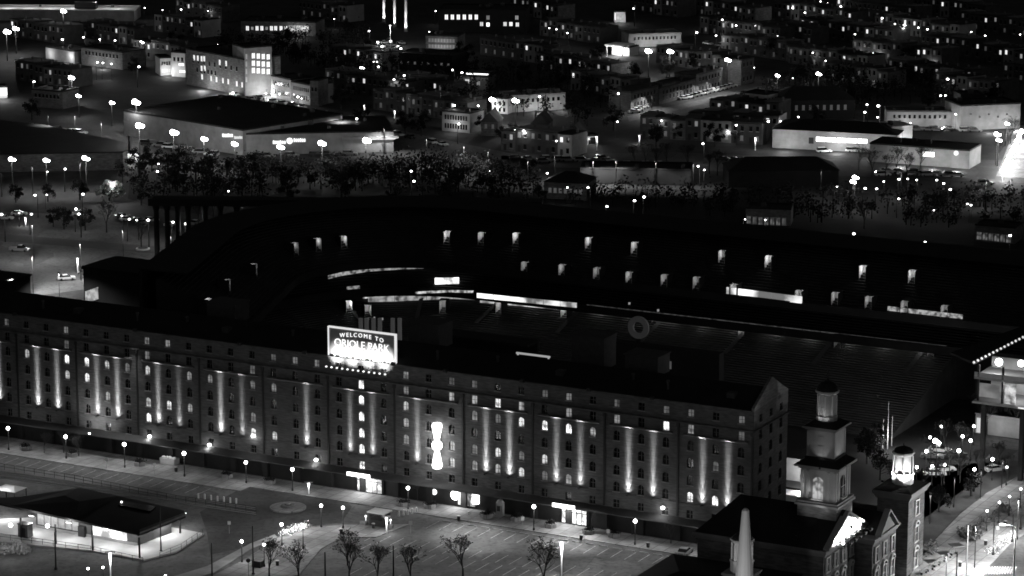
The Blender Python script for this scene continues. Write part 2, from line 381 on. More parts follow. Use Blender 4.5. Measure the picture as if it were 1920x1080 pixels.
for i in range(16):                                # vents, hatches and plant on the roof slope
    x = -186 + i * 12.1 + rnd.uniform(-3, 3)
    if i % 3 == 0: part("roof_hatch", MB().box(x - .8, x + .8, 3.2, 4.8, 27.4, 28.6), DARKC0, wh)
    else: part("roof_vent", MB().tube((x, 3.5 + (i % 2) * 1.6, 27.4), (x, 3.5 + (i % 2) * 1.6, 29.2), .28, .28, 8).tube((x, 3.5 + (i % 2) * 1.6, 29.2), (x, 3.5 + (i % 2) * 1.6, 29.5), .45, .3, 8), DARKC0, wh)
# uplights on the blank strips
UP = [(-10.5, 1, 1), (-9.5, -1, 1), (-9.5, 1, 1), (-8.5, -1, .9), (-8.5, 1, 1), (-7.5, -1, .85), (-7.5, 1, .35), (-6.5, -1, 1), (-6.5, 1, .4), (-5.5, 1, .8),
      (-4.5, -1, .6), (-4.5, 1, .6), (-3.5, -1, .8), (-2.5, -1, 1), (-2.5, 1, 1), (-1.5, -1, .8), (-1.5, 1, .7), (-.5, -1, 1), (-.5, 1, .9), (.5, -1, .9), (.5, 1, .8)]
UMESH = MB().box(-.25, .25, -.5, -.003, -.1, 0).tube((0, -.7, -.25), (0, -.66, .1), .2, .26, 8).mesh("uplight", METAL)
for ix, sg, br in UP:
    x = (ix - 1) * BAY + sg * .168 * BAY
    u = part("uplight", UMESH, None, wh, loc=(x, 0, 7.75))
    spot(u, (0, -.62, .25), (0, -.12, 13.5), 70000 * br, R(8.6), 1, .12)
    spot(u, (0, -.62, .25), (0, -.02, 6.0), 23000 * br, R(15), 1, .12)
    spot(u, (0, -.62, .25), (0, 0, 1.1), 340 * br, R(112), 1, .12)
    spot(u, (0, -.62, .25), (0, 0, 2.0), 4200 * br, R(42), 1, .12)
# windows
LITW = [(128,676,3),(165,681,3),(129,705,1.2),(165,711,2),(52,664,.9),(203,684,1.2),(242,690,.4),(280,696,1.2),(205,740,.8),(280,753,1.2),(280,786,3),(318,761,2),(128,643,.6),(17,603,.3),(128,620,.8),
 (279,640,.9),(317,645,.9),(279,667,.8),(358,708,.6),(397,712,.6),(477,722,.5),(516,729,.6),(476,785,.6),(475,814,3),(516,818,1.3),(557,678,.8),(598,683,.8),(476,694,.4),(516,674,.3),(358,763,.8),
 (681,723,3),(681,752,3.5),(681,783,3.5),(681,814,3.5),(681,843,3.5),(681,873,2.5),(764,706,1),(764,734,.9),(764,765,1),(764,796,.9),(764,827,.8),(850,745,1.3),(850,717,.6),(849,838,.5),(848,870,1),
 (892,723,.6),(893,753,1.3),(892,780,.7),(892,838,.6),(891,873,.8),(936,760,2.5),(980,764,1.3),(981,795,1.8),(936,789,.4),(935,851,1.6),(934,880,.9),(979,857,.5),(978,887,1.6),(1024,800,4),(1069,807,3.2),
 (1113,812,.9),(1069,775,1),(1070,746,.8),(1026,740,.35),(1022,860,1.3),(1022,892,.5),(1066,898,.8),(1159,788,.7),(1162,759,.3),(1251,801,3),(1297,807,.7),(1391,789,.6),(1388,824,.6),(1293,934,2.5),(1340,940,2.5),(1342,880,.3),(1298,776,.3),(1251,771,.3)]
lits = {}
for x, y, v in LITW:
    s_, z_ = onw(x, y, 0)
    k = min(slots, key=lambda q: (slots[q][0] - s_) ** 2 + 4 * (slots[q][1] - z_) ** 2); lits[k] = max(v, lits.get(k, 0))
others = sorted([k for k in slots if k not in lits and k[1] > 0], key=lambda q: -slots[q][0])
own = list(lits) + others[:100 - len(lits)]
WM = {}
SILL = mat("window_sill_stone", .2, .85, .2, .5)
def wmesh(hh, ar, v):
    q = (hh, ar, v)
    if q not in WM:
        g = GLASS if v == 0 else lit(v, clutter=1.1 if v < 1 else (.7 if v < 2 else 0))
        WM[q] = window_mb(1.25, hh, ar).mesh("window", [g, METAL if v else BRICK2, SILL])
    return WM[q]
for k in own:
    x, zc = slots[k]; v = lits.get(k, 0); v = {.9: .6, 1: .7, .8: .5, .6: .35, 1.3: .9}.get(v, v) if k[1] >= 5 else v
    vv = {0: 0, .3: .07, .35: .08, .4: .1, .5: .12, .6: .16, .7: .2, .8: .25, .9: .3, 1: .35, 1.2: .45, 1.3: .5, 1.6: .6, 1.8: .7, 2: .8}.get(v, 1.3)
    part("window", wmesh(ZR[k[1]][3], ZR[k[1]][4], vv), None, wh, loc=(x, 0, zc))
rest = MB()
for k in slots:
    if k in own: continue
    x, zc = slots[k]; window_mb(1.25, ZR[k[1]][3], ZR[k[1]][4], rest, x, zc)
o = part("dark_windows", rest, [GLASS, BRICK2, SILL], wh, "unlit arched windows"); o["kind"] = "stuff"
er = MB()
for yc, zc, hh, ar in ew: window_mb(1.25, hh, ar, er, yc, zc)
er.v = [rot(p) for p in er.v]
o = part("end_windows", er, [GLASS, BRICK2, SILL], wh, "unlit windows of the gable end"); o["kind"] = "stuff"
# doors, wall lamps, canopy floodlight, floodlights added on the roof edge
def entrance(s0, s1, wide):
    e = MB(); e.box(s0, s1, -3.0, -2.72, 4.05, 4.75, 0)
    for k in range(5): e.box(s0 + .3 + k * wide / 5, s0 + .3 + (k + .86) * wide / 5, .5, .6, .2, 3.3, 1)
    e.box(s0, s0 + wide + .6, .61, .7, 0, 3.6, 2)
    for k in range(6): e.box(s0 + .22 + k * wide / 5, s0 + .3 + k * wide / 5, .4, .6, 0, 3.5, 2)
    e.box(s0, s0 + wide + .6, .42, .6, 2.3, 2.42, 2)
    o = part("entrance", e, [lit(3.5), lit(1.1, clutter=.8), METAL], wh, "brightly lit glazed entrance under a glowing sign band")
    point(o, ((s0 + s1) / 2, -1.2, 3.2), 900, .4); point(o, ((s0 + s1) / 2, -4.0, 3.4), 600, .4)
entrance(-84.3, -79.2, 5.6); entrance(-39.4, -34.8, 5.2)
e = MB()
for x, r_ in ((-66.8, .55), (-62.2, 1.0)): e.tube((x, .45, 2.2), (x, .6, 2.2), r_, r_, 14, 0)
e.tube((-57.6, .4, 1.2), (-57.6, .4, 3.4), .7, .7, 12, 0); e.box(-61.6, -57.9, .6, .7, .4, 3.2, 1)
o = part("entrance", e, [lit(3), lit(.35, clutter=.8)], wh, "lit shop front with round lamps"); point(o, (-61, -1.6, 2.6), 900, .4)
for x, y in ((281, 818), (393, 834), (593, 862), (1243, 952), (475, 817)):
    s_, z_ = onw(x, y, -.35)
    o = part("wall_lamp", MB().ball((0, -.42, 0), .42, .8, 10, 6, 0).box(-.1, .1, -.3, -.003, -.05, .35, 1), [lit(5), METAL], wh, loc=(s_, 0, z_)); point(o, (0, -1.1, -.2), 150, .2)
FL = MB().box(-.35, .35, -.9, -.1, 0, .5).tube((0, 0, -.3), (0, -.3, .1), .06).mesh("floodlight", METAL)
for s_, tx, pw, an in ((-63.5, (884, 1004), 120000, 34), (-33, (1078, 1018), 105000, 34), (-47, (980, 1045), 34000, 55), (-20, (1180, 1050), 34000, 55), (-75, (760, 1050), 34000, 55),
                       (-110, (420, 950), 14000, 70), (-135, (180, 880), 26000, 75), (-165, (20, 890), 26000, 75), (-95, (560, 1030), 26000, 60)):
    o = part("floodlight", FL, None, wh, loc=(s_, -.25, 26.65))  # added to light the car parks from above
    p = un(*tx); l = inv(p); spot(o, (0, -1.0, .2), (l[0] - s_, l[1] + .25, -26.6), pw, R(an), 1, .3)
o = part("floodlight", FL, None, wh, loc=(-145, -2.75, 4.4)); spot(o, (0, -1.0, .4), (0, 2.7, 1.9), 4200, R(118), .4, .2)
# welcome sign over the roof edge
sg = thing("welcome_sign", "large illuminated welcome signboard standing on the warehouse roof edge, lettered Oriole Park", "sign", L(-82.7, .6, 25.4), GR)
part("face", MB().box(-7.5, 7.5, -.05, .35, 0, 6.9), mat("sign_face", .22, .6, .1, .3), sg)
f = MB()
for a in ((-7.62, 7.62, 6.75, 7.02), (-7.62, 7.62, -.12, .16)): f.box(a[0], a[1], -.22, .4, a[2], a[3])
for a in ((-7.62, -7.36), (7.36, 7.62)): f.box(a[0], a[1], -.22, .4, .161, 6.749)
part("lit_frame", f, lit(.75), sg)
t = MB(); text_mb(t, "WELCOME TO", 1.15, (0, -.12, 5.55), .5, .05, True, 1.45); part("lettering", t, lit(1.2), sg, "white capitals WELCOME TO in an arch")
t = MB(); text_mb(t, "ORIOLE PARK", 2.1, (0, -.12, 3.3), 0, .05, True, 1.0, xs=.95); part("lettering", t, lit(1.3, True), sg, "large white capitals ORIOLE PARK")
t = MB(); text_mb(t, "CAMDEN YARDS", 1.85, (.1, -.12, .8), 0, .05, True, 1.0, xs=.92); part("lettering", t, lit(3, True), sg, "glaring white capitals CAMDEN YARDS")
for k, x in enumerate((-5.2, -1.8, 1.8, 5.2)): spot(sg, (x, -4.2, .2), (x, 0, 1.5), 9000, R(64), 1, .4)
for k in range(12):
    x = -6.6 + k * 1.2
    part("bulb", MB().tube((0, .1, -.2), (0, -2.4, -.4), .05, .05, 5, 1).ball((0, -2.5, -.45), .24, .8, 8, 5, 0), [lit(1.2), METAL], sg, loc=(x, 0, 0))
for x in (-5.5, 0, 5.5): part("support_post", MB().box(x - .12, x + .12, .36, .6, .9, 6.5).tube((x, .6, 5.5), (x, 4.2, 2.2), .09), METAL, sg)
bs = thing("wall_sign", "tall blinding vertical light sign with a round middle, fixed on the brick warehouse wall", "sign", L(-65.3, -.15, 7.4), GR)
def capsule(z0, z1, ra, rb, flip):
    pr = [(.1, z0), (ra * .8, z0 + .15), (ra, z0 + .6), (rb, z1 - .6), (rb * .85, z1 - .15), (.1, z1)]
    return MB().lathe(pr, 14, 0, -.75)
part("upper_tube", capsule(5.0, 9.1, .45, 1.0, 0), lit(6), bs); part("lower_tube", capsule(0, 4.2, 1.0, .45, 0), lit(6), bs)
part("ring", MB().tube((0, -1.1, 4.6), (0, -.4, 4.6), 1.0, 1.0, 18), lit(4), bs)
part("bracket", MB().box(-.25, .25, -.4, -.003, .6, 8.6), METAL, bs); point(bs, (0, -2.4, 6), 700, .5); point(bs, (0, -2.4, 2.4), 700, .5)

# ---------------------------------------------------------------- the ballpark behind the warehouse
gsheet("ball_field", -150, 20, 24, 90, .03, mat("turf", .03, 1, .3, .1))
CX, CW = -119.0, 77.0
ST = [(s, 77.0, 0.0, 1.0) for s in range(64, -120, -7)]
for k in range(1, 15):
    a = R(90 + 110 * k / 14); ST.append((CX, CW, math.cos(a), math.sin(a)))
nx, nw = math.cos(R(200)), math.sin(R(200)); tx_, tw_ = -nw, nx
for k in range(1, 7): ST.append((CX + tx_ * 7 * k, CW + tw_ * 7 * k, nx, nw))
def SP(i, rho, z):
    b = ST[i]; p = L(b[0] + b[2] * rho, b[1] + b[3] * rho, z); return (p.x, p.y, p.z)
def ribbon(prof, i0=0, i1=None, mb=None, close=True):
    mb = mb or MB(); i1 = len(ST) if i1 is None else i1; n = len(prof); vs = []; fs = []
    for i in range(i0, i1): vs += [SP(i, r, z) for r, z in prof]
    for i in range(i1 - i0 - 1):
        for j in range(n - 1): fs.append((i * n + j, (i + 1) * n + j, (i + 1) * n + j + 1, i * n + j + 1))
    if close: fs.append(tuple(range(n))); fs.append(tuple((i1 - i0 - 1) * n + j for j in range(n - 1, -1, -1)))
    mb.add(vs, fs); return mb
def rows(r0, z0, r1, z1, n):
    o = []
    for k in range(n):
        r = r0 + (r1 - r0) * k / n; z = z0 + (z1 - z0) * k / n
        o += [(r, z), (r, z + (z1 - z0) / n)]
    return o + [(r1, z1)]
stad = thing("ballpark", "huge dark horseshoe ballpark grandstand with lit entry portals, behind the long warehouse", "stadium", L(-60, 120, 0), GR)
inv_st = Matrix.Translation(L(-60, 120, 0)) @ Matrix.Rotation(GR, 4, 'Z'); inv_st.invert()
def spart(name, mb, m, label=None):
    mb.v = [tuple(inv_st @ Vector(v)) for v in mb.v]; return part(name, mb, m, stad, label)
iL = 10                                            # the lower seats stop before the far right end
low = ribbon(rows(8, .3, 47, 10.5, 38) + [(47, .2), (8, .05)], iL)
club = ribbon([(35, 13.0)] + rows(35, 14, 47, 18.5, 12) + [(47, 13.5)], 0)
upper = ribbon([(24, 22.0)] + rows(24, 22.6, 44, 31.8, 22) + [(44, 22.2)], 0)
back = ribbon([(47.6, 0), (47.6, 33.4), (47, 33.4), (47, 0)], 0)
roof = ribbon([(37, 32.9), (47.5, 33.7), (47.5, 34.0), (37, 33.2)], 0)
bodies = [low, club, upper, back, roof]
av, af = [], []
for b_ in bodies:
    o_ = len(av); av += b_.v; af += [tuple(i + o_ for i in f) for f in b_.f]
BV = BVHTree.FromPolygons([Vector(v) for v in av], af)
def hit(x, y):
    h = BV.ray_cast(Vector((0, 0, CAMH)), ray(x, y).normalized())
    return h[0]
def normal_at(p):
    s, w_ = inv(p)
    if s >= CX: return 0.0, 1.0
    dx, dw = s - CX, w_ - CW
    if dx * tx_ + dw * tw_ > 0 and dw < 0: return nx, nw
    l = math.hypot(dx, dw); return dx / l, dw / l
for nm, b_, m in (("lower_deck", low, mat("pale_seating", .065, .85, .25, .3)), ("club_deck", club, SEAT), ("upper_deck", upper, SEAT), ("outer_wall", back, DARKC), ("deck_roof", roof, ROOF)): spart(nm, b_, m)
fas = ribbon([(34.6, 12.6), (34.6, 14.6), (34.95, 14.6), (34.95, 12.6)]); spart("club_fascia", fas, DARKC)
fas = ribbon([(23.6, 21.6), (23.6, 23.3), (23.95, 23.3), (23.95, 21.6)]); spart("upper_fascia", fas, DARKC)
for i in range(iL + 1, 40, 3):                      # sloping aisles of the lower seats
    mb = MB(); n = 8
    for k in range(n):
        r0, r1 = 33 + 14 * k / n, 33 + 14 * (k + 1) / n
        z0, z1 = .3 + 10.2 * (r0 - 8) / 39 + .75, .3 + 10.2 * (r1 - 8) / 39 + .75
        a, b_, c_, d_ = [Vector(SP(i, r, z)) for r, z in ((r0, z0), (r1, z1), (r1, z1), (r0, z0))]
        t_ = Vector((ct, -st_, 0)) * .55
        mb.quad(a - t_, a + t_, b_ + t_, b_ - t_)
    spart("aisle", mb, mat("aisle_concrete", .09))
PM = MB()
PM.box(-.98, -.81, -.2, 2.6, -.4, 3.3).box(.81, .98, -.2, 2.6, -.4, 3.3).box(-.98, .98, 2.36, 2.6, -.4, 3.3).box(-.98, .98, .9, 2.6, 3.305, 3.5)
PM.box(-.8, -.72, -.15, 2.25, -.35, 3.25, 1).box(.72, .8, -.15, 2.25, -.35, 3.25, 1).box(-.715, .715, 2.27, 2.35, -.35, 3.25, 1).box(-.715, .715, -.2, 2.26, -.4, -.2, 1)
PMESH = PM.mesh("portal", [DARKC, mat("portal_wall", .5, .9, .15, 1)])
PORT = [(838,456,1),(902,458,.6),(967,459,1.1),(1103,468,.9),(1189,477,.8),(1353,493,.7),(1440,503,1.2),(1617,522,1.6),(1709,531,1),(645,465,.5),(597,469,.35),(555,477,.15),(480,517,.12),(430,547,.1),
 (983,514,.35),(1053,519,.4),(1118,525,.35),(1179,533,.35),(1245,538,.35),(1305,543,.3),(1375,556,.3),(1497,568,.35),(1565,572,.4),(1628,580,.35),(1695,589,.3),(1770,597,.3),
 (830,586,.5),(935,586,1),(1057,595,1),(1228,606,.6),(1390,630,.8),(1570,652,.12),(1745,668,.5),(655,586,1.4),(690,594,.6),(395,584,.8)]
Minv = inv_st.to_3x3()
for x, y, v in PORT:
    p = hit(x, y)
    if not p: continue
    n_ = normal_at(p); ang = math.atan2(n_[1], n_[0]) - math.pi / 2
    q = inv_st @ p
    o = part("portal", PMESH, None, stad, loc=(q.x, q.y, q.z - .6), rz=ang)
    l = bpy.data.lights.new("portal_light", 'POINT'); l.energy = 60 * v; l.shadow_soft_size = .15
    lo = bpy.data.objects.new("portal_light", l); C.objects.link(lo); lo.parent = o; lo.location = (.2, .9, 2.6)
def strip(name, pts, h, v, clutter, label, samp=True):
    mb = MB(); P = []
    for x, y in pts:
        p = hit(x, y)
        if p: P.append(p - ray(x, y).normalized() * .4)
    for a, b_ in zip(P, P[1:]):
        d = (b_ - a); d.z = 0; d.normalize(); nn = Vector((-d.y, d.x, 0)) * .12
        g = d * .06
        A, B_ = a + g, b_ - g
        vs = [A - nn, B_ - nn, B_ + nn, A + nn]
        mb.add([(q.x, q.y, q.z) for q in vs] + [(q.x, q.y, q.z + h) for q in vs], [(0, 3, 2, 1), (4, 5, 6, 7), (0, 1, 5, 4), (1, 2, 6, 5), (2, 3, 7, 6), (3, 0, 4, 7)])
    return spart(name, mb, lit(v, samp, clutter), label)
def lin(x0, y0, x1, y1, n): return [(x0 + (x1 - x0) * k / n, y0 + (y1 - y0) * k / n) for k in range(n + 1)]
strip("concourse_glazing", lin(1362, 551, 1504, 569, 5), 1.5, 1.2, 0.15, "brightest glazed strip of the club level")
strip("concourse_glazing", lin(1664, 582, 1805, 598, 5), .9, .3, 1.2, "patchy lit glazed strip at the right end")
strip("concourse_glazing", [(615, 523), (640, 517), (690, 509), (750, 505), (800, 503), (870, 503)], .8, .28, 1.0, "patchy lit strip under the upper deck")
strip("concourse_glazing", [(680, 560), (720, 556), (780, 551), (840, 548), (888, 549)], .5, .6, .8, "upper lit line of the curved concourse")
strip("concourse_glazing", [(690, 566), (740, 565), (800, 562), (850, 560), (890, 562)], 1.4, .3, .6, "lit curved concourse behind the plate")
strip("concourse_glazing", lin(894, 558, 1082, 577, 6), 1.1, 1.2, .15, "long bright concourse strip")
strip("concourse_glazing", lin(900, 567, 1078, 583, 6), .8, .6, .3, "second bright line under the long strip")
strip("lit_box", lin(815, 533, 861, 532, 2), 1.5, 1.6, .3, "bright lit suite window")
strip("concourse_glazing", lin(1100, 572, 1775, 650, 20), .2, .03, 1.5, "faint glowing line along the top of the lower seats")  # line glows faintly in place of light caught along the edge
strip("lit_box", lin(650, 543, 675, 541, 2), .7, .2, 1.5, None)
for x, y in ((1178, 571), (1232, 584), (700, 598), (715, 600), (688, 600)): strip("lamp_glow", [(x, y), (x + 4, y)], .5, .25, 0, None)
for k in range(13):                                 # fill lights added under the club deck to brighten the last lower rows
    p = inv_st @ Vector(SP(iL + 1, 44.5, 11.9)).lerp(Vector(SP(26, 44.5, 11.9)), k / 12)
    part("seat_fill_light", MB().box(p.x - .3, p.x + .3, p.y + .1, p.y + .2, p.z + .1, p.z + .25), METAL, stad); point(stad, p, 105, .2)
sb = thing("scoreboard", "dark scoreboard with a round clock ring on top, between the warehouse roof and the grandstand", "scoreboard", L(-46, 60, 0), GR)
s0, z0 = onw(1195, 615, 60)
part("board", MB().box(-16, 12, .2, 2.4, 9, 20.4), DARKC, sb)
part("leg", MB().box(-14, -12.6, .4, 2.2, 0, 8.99), DARKC, sb); part("leg", MB().box(9, 10.4, .4, 2.2, 0, 8.99), DARKC, sb)
r_ = MB(); N = 28; vs = []; fs = []
for k in range(N):
    a = 2 * math.pi * k / N
    for rr, yy in ((2.35, 0), (2.35, .6), (1.2, .6), (1.2, 0)): vs.append((rr * math.cos(a), yy, rr * math.sin(a)))
for k in range(N):
    k2 = (k + 1) % N
    for j in range(4): fs.append((k * 4 + j, k * 4 + (j + 1) % 4, k2 * 4 + (j + 1) % 4, k2 * 4 + j))
r_.add(vs, fs); part("clock_ring", r_, lit(.004), sb, loc=(s0 + 46, .3, z0)); part("clock_post", MB().box(-.4, .4, .45, .8, 20.401 - z0, -2.3), DARKC, sb, loc=(s0 + 46, 0, z0))  # ring given a faint glow so it shows against the dark
t = MB(); a_ = onw(1240, 690, 60); [t.box(a_[0] + 46 + x, a_[0] + 47 + x, .05, .18, a_[1], a_[1] + 1.6) for x in (-2.6, -1.1, 1.2)]; part("display_cells", t, lit(.05), sb)
a_, b_ = onw(968, 661, 45), onw(1031, 668, 45)
o = tag(link("glowing_ledge", MB().box(0, b_[0] - a_[0], -.1, .2, -.25, .1).box(.2, .5, -.05, .15, -14, -.26).box(b_[0] - a_[0] - .5, b_[0] - a_[0] - .2, -.05, .15, -14, -.26).mesh("glowing_ledge", [lit(.35)]), None, L(a_[0], 45, a_[1]), GR), "thin glowing horizontal ledge on the outfield side above the warehouse roof", "glowing ledge")  # glow stands in for a ledge that catches light
fg = thing("bullpen_pavilion", "faint pavilion front with faintly glowing pillars behind the welcome sign", "pavilion", L(-88, 48, 0), GR)
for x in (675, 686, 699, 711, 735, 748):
    a_ = onw(x, 604, 48); part("glowing_pillar", MB().box(-.35, .35, 0, .6, 0, a_[1] + .8), lit(.03), fg, loc=(a_[0] + 88, 0, 0))  # pillars glow a little in place of the dim light on them
part("roof", MB().box(-6, 16, .7, 6, 20, 20.5).box(-6, 16, 5, 5.6, 0, 20), DARKC, fg)

# left of the ballpark: dark annexe with a lit stair, a dark hall, the viaduct on round piers
p = un(158, 572); ax = thing("annexe", "dark flat-roofed annexe with a lit stair, left of the grandstand", "building", p, GR)
part("wall", MB().box(0, 17, 0, 14, 0, 9.2), DARKC, ax); part("parapet", MB().box(-.3, 17.3, -.3, 14.3, 9.21, 9.9), ROOF, ax)
stp = MB()
for k in range(8): stp.box(.6 + k * .5, .95 + k * .5, -.3, -.01, .6 + k * .2, 3.6 + k * .2)
part("stair_screen", stp, lit(.22, clutter=.8), ax); part("light_band", MB().box(4.8, 12.5, -.4, -.01, .35, .75), lit(.3), ax)
p = un(-60, 588); ha = thing("service_hall", "black windowless hall cut by the photo's left edge, behind the warehouse roof", "building", p, GR)
part("wall", MB().box(0, 12.5, 0, 9, 0, 9), DARKC, ha); part("roof", MB().box(-.3, 12.8, -.3, 9.3, 9.01, 9.5), ROOF, ha)
vi = thing("viaduct", "dark elevated road deck on a row of tall round piers, behind the ballpark's left end", "bridge", un(295, 482))
P0 = un(295, 472); PB = [(295, 472), (315, 472), (335, 472), (354, 472), (386, 472), (414, 472), (444, 472)]
for x, y in PB:
    q = un(x, y) - P0; part("pier", MB().lathe([(.75, 0), (.7, 12.5), (.95, 13.6), (1.1, 14.4)], 12), mat("pier_concrete", .008, .9, .2, .4), vi, loc=(q.x, q.y, 0))
a = un(283, 472) - P0; b_ = un(1010, 478) - P0; d = (b_ - a).normalized(); n_ = Vector((-d.y, d.x, 0))
dk = MB(); dk.prism([(v.x, v.y) for v in (a - n_ * 2, b_ - n_ * 2, b_ + n_ * 7, a + n_ * 7)], 14.5, 15.4)
part("deck", dk, mat("viaduct_deck", .006), vi)
pr = MB(); pr.prism([(v.x, v.y) for v in (a - n_ * 2.4, b_ - n_ * 2.4, b_ - n_ * 2.05, a - n_ * 2.05)], 14.4, 16.2); part("parapet", pr, mat("viaduct_deck", .006), vi)

# ---------------------------------------------------------------- the brick railway station with its three lanterns
stn = thing("station_building", "brick railway station with white trim, floodlit pediment and a tall three-stage tower", "station", L(26.5, -21, 0), GR)
OX, OY = 26.5, -21.0
def sbox(mb, s0, s1, w0, w1, z0, z1, mi=0): mb.box(s0 - OX, s1 - OX, w0 - OY, w1 - OY, z0, z1, mi); return mb
def sp_(name, mb, m, label=None): return part(name, mb, m, stn, label)
mb = MB(); sbox(mb, 2.8, 26.2, -30.0, -12.4, 0, 12.0); sp_("main_wall", mb, BRICK2)
mb = MB(); sbox(mb, 3.2, 29.4, -12.39, -4.6, 0, 10.6); sp_("link_wall", mb, BRICK2)
mb = MB(); sbox(mb, 23.9, 29.8, .3, 8.2, 0, 14.6); sbox(mb, 8, 23.89, -4.59, 8.0, 0, 9.5); sp_("side_tower_wall", mb, BRICK2)
def cornice(mb, s0, s1, w0, w1, z, ov, th):
    for k, (o, a, b) in enumerate(((ov * .45, -.75 * th, -.35 * th), (ov * .75, -.349 * th, -.1), (ov, -.099, th * .35))): sbox(mb, s0 - o, s1 + o, w0 - o, w1 + o, z + a, z + b)
    return mb
TRIM = mat("grey_trim", .2, .7, .12, .6)
mb = cornice(MB(), 2.8, 26.2, -30, -12.41, 12.3, .7, 1.0); sp_("cornice", mb, TRIM)
mb = cornice(MB(), 23.9, 29.4, -15.6, -4.6, 10.9, .6, .9); sp_("cornice", mb, TRIM)
mb = MB(); sbox(mb, 24, 29.35, -15.6, -12.38, 0, 10.5); sp_("bay_wall", mb, BRICK2)
mb = cornice(MB(), 23.9, 29.8, .3, 8.2, 14.9, .8, 1.2); sp_("cornice", mb, TRIM)
rf = MB(); rf.hip(2.4 - OX, 25.5 - OX, -30.4 - OY, -12.0 - OY, 12.66, 17.6, 4.5); sp_("main_roof", rf, ROOF)
rf = MB(); rf.add([(x - OX, y - OY, z) for x, y, z in ((24.4, -30.2, 12.67), (26.45, -30.2, 12.67), (26.45, -12.2, 12.67), (24.4, -12.2, 12.67), (16.5, -21.2, 17.5), (26.45, -21.2, 17.5))], [(0, 1, 5, 4), (1, 2, 5), (2, 3, 4, 5), (0, 4, 3), (0, 3, 2, 1)]); sp_("gable_roof", rf, ROOF)
def pediment(s, w0, w1, z0, z1, m, name, ov=.5):
    wm = (w0 + w1) / 2; mb = MB(); x0, x1 = s - OX, s + .12 - OX
    mb.add([(x0, w0 - OY, z0), (x1, w0 - OY, z0), (x1, w1 - OY, z0), (x0, w1 - OY, z0), (x0, wm - OY, z1), (x1, wm - OY, z1)], [(0, 1, 5, 4), (2, 3, 4, 5), (1, 2, 5), (0, 4, 3), (0, 3, 2, 1)])
    o = sp_(name, mb, m); t = MB()
    for a, b in (((w0 - ov, z0 - .05), (wm, z1 + .22)), ((w1 + ov, z0 - .05), (wm, z1 + .22))):
        vs = []
        for xx in (s - .4 - OX, s + .75 - OX):
            vs += [(xx, a[0] - OY, a[1]), (xx, b[0] - OY, b[1]), (xx, b[0] - OY, b[1] + .4), (xx, a[0] - OY, a[1] + .4)]
        t.add(vs, [(0, 1, 2, 3), (7, 6, 5, 4), (0, 4, 5, 1), (1, 5, 6, 2), (2, 6, 7, 3), (3, 7, 4, 0)])
    part("raking_cornice", t, TRIM, o); return o
pe = pediment(26.47, -29.6, -12.9, 12.68, 16.8, STONE, "pediment")
pe["label"] = "glaring floodlit white pediment"
pl = MB()
for a in ((-19.0, 14.0), (-21.2, 14.4), (-23.4, 14.0)): pl.tube((26.6 - OX, a[0] - OY, a[1]), (26.7 - OX, a[0] - OY, a[1]), .35, .35, 10)
part("roundel", pl, METAL, pe)
fl = part("floodlight", MB().box(-.2, .2, -.35, .35, 0, .5).box(-.08, .08, -.08, .08, -.25, 0), METAL, stn, loc=(29.0 - OX, -27.5 - OY, 13.0))
mbp = MB(); mbp.tube((26.9 - OX, -27.5 - OY, 12.6), (29.0 - OX, -27.5 - OY, 12.7), .06); sp_("lamp_bracket", mbp, METAL)
spot(fl, (-.1, .4, .7), (-2.4, .6, 1.1), 6500, R(80), .4, .2)
part("lamp_glass", MB().ball((-.25, -.35, .75), .3), lit(8), fl)
for w_ in (-24.9, -22.6, -20.6, -18.2, -15.6):  # further floodlights added so the whole pediment burns white
    f2 = part("floodlight", MB().box(-.2, .2, -.35, .35, 0, .4).box(-2.2, -.2, -.05, .05, .05, .15), METAL, stn, loc=(29.0 - OX, w_ - OY, 12.75)); spot(f2, (-.1, 0, .6), (-2.4, 0, 1.1), 6500, R(80), .4, .2)
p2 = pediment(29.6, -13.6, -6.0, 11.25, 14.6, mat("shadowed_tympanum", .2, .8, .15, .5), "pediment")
rf = MB(); rf.gable(20 - OX, 29.55 - OX, -13.6 - OY, -6.0 - OY, 11.24, 14.55, 'x'); sp_("gable_roof", rf, ROOF)
rf = MB(); sbox(rf, 8, 23.85, -4.55, 8.0, 9.51, 9.8); sp_("flat_roof", rf, ROOF)
rf = MB(); rf.hip(23.2 - OX, 30.5 - OX, -.4 - OY, 8.9 - OY, 15.35, 16.1, 3.0); sp_("side_tower_roof", rf, ROOF)
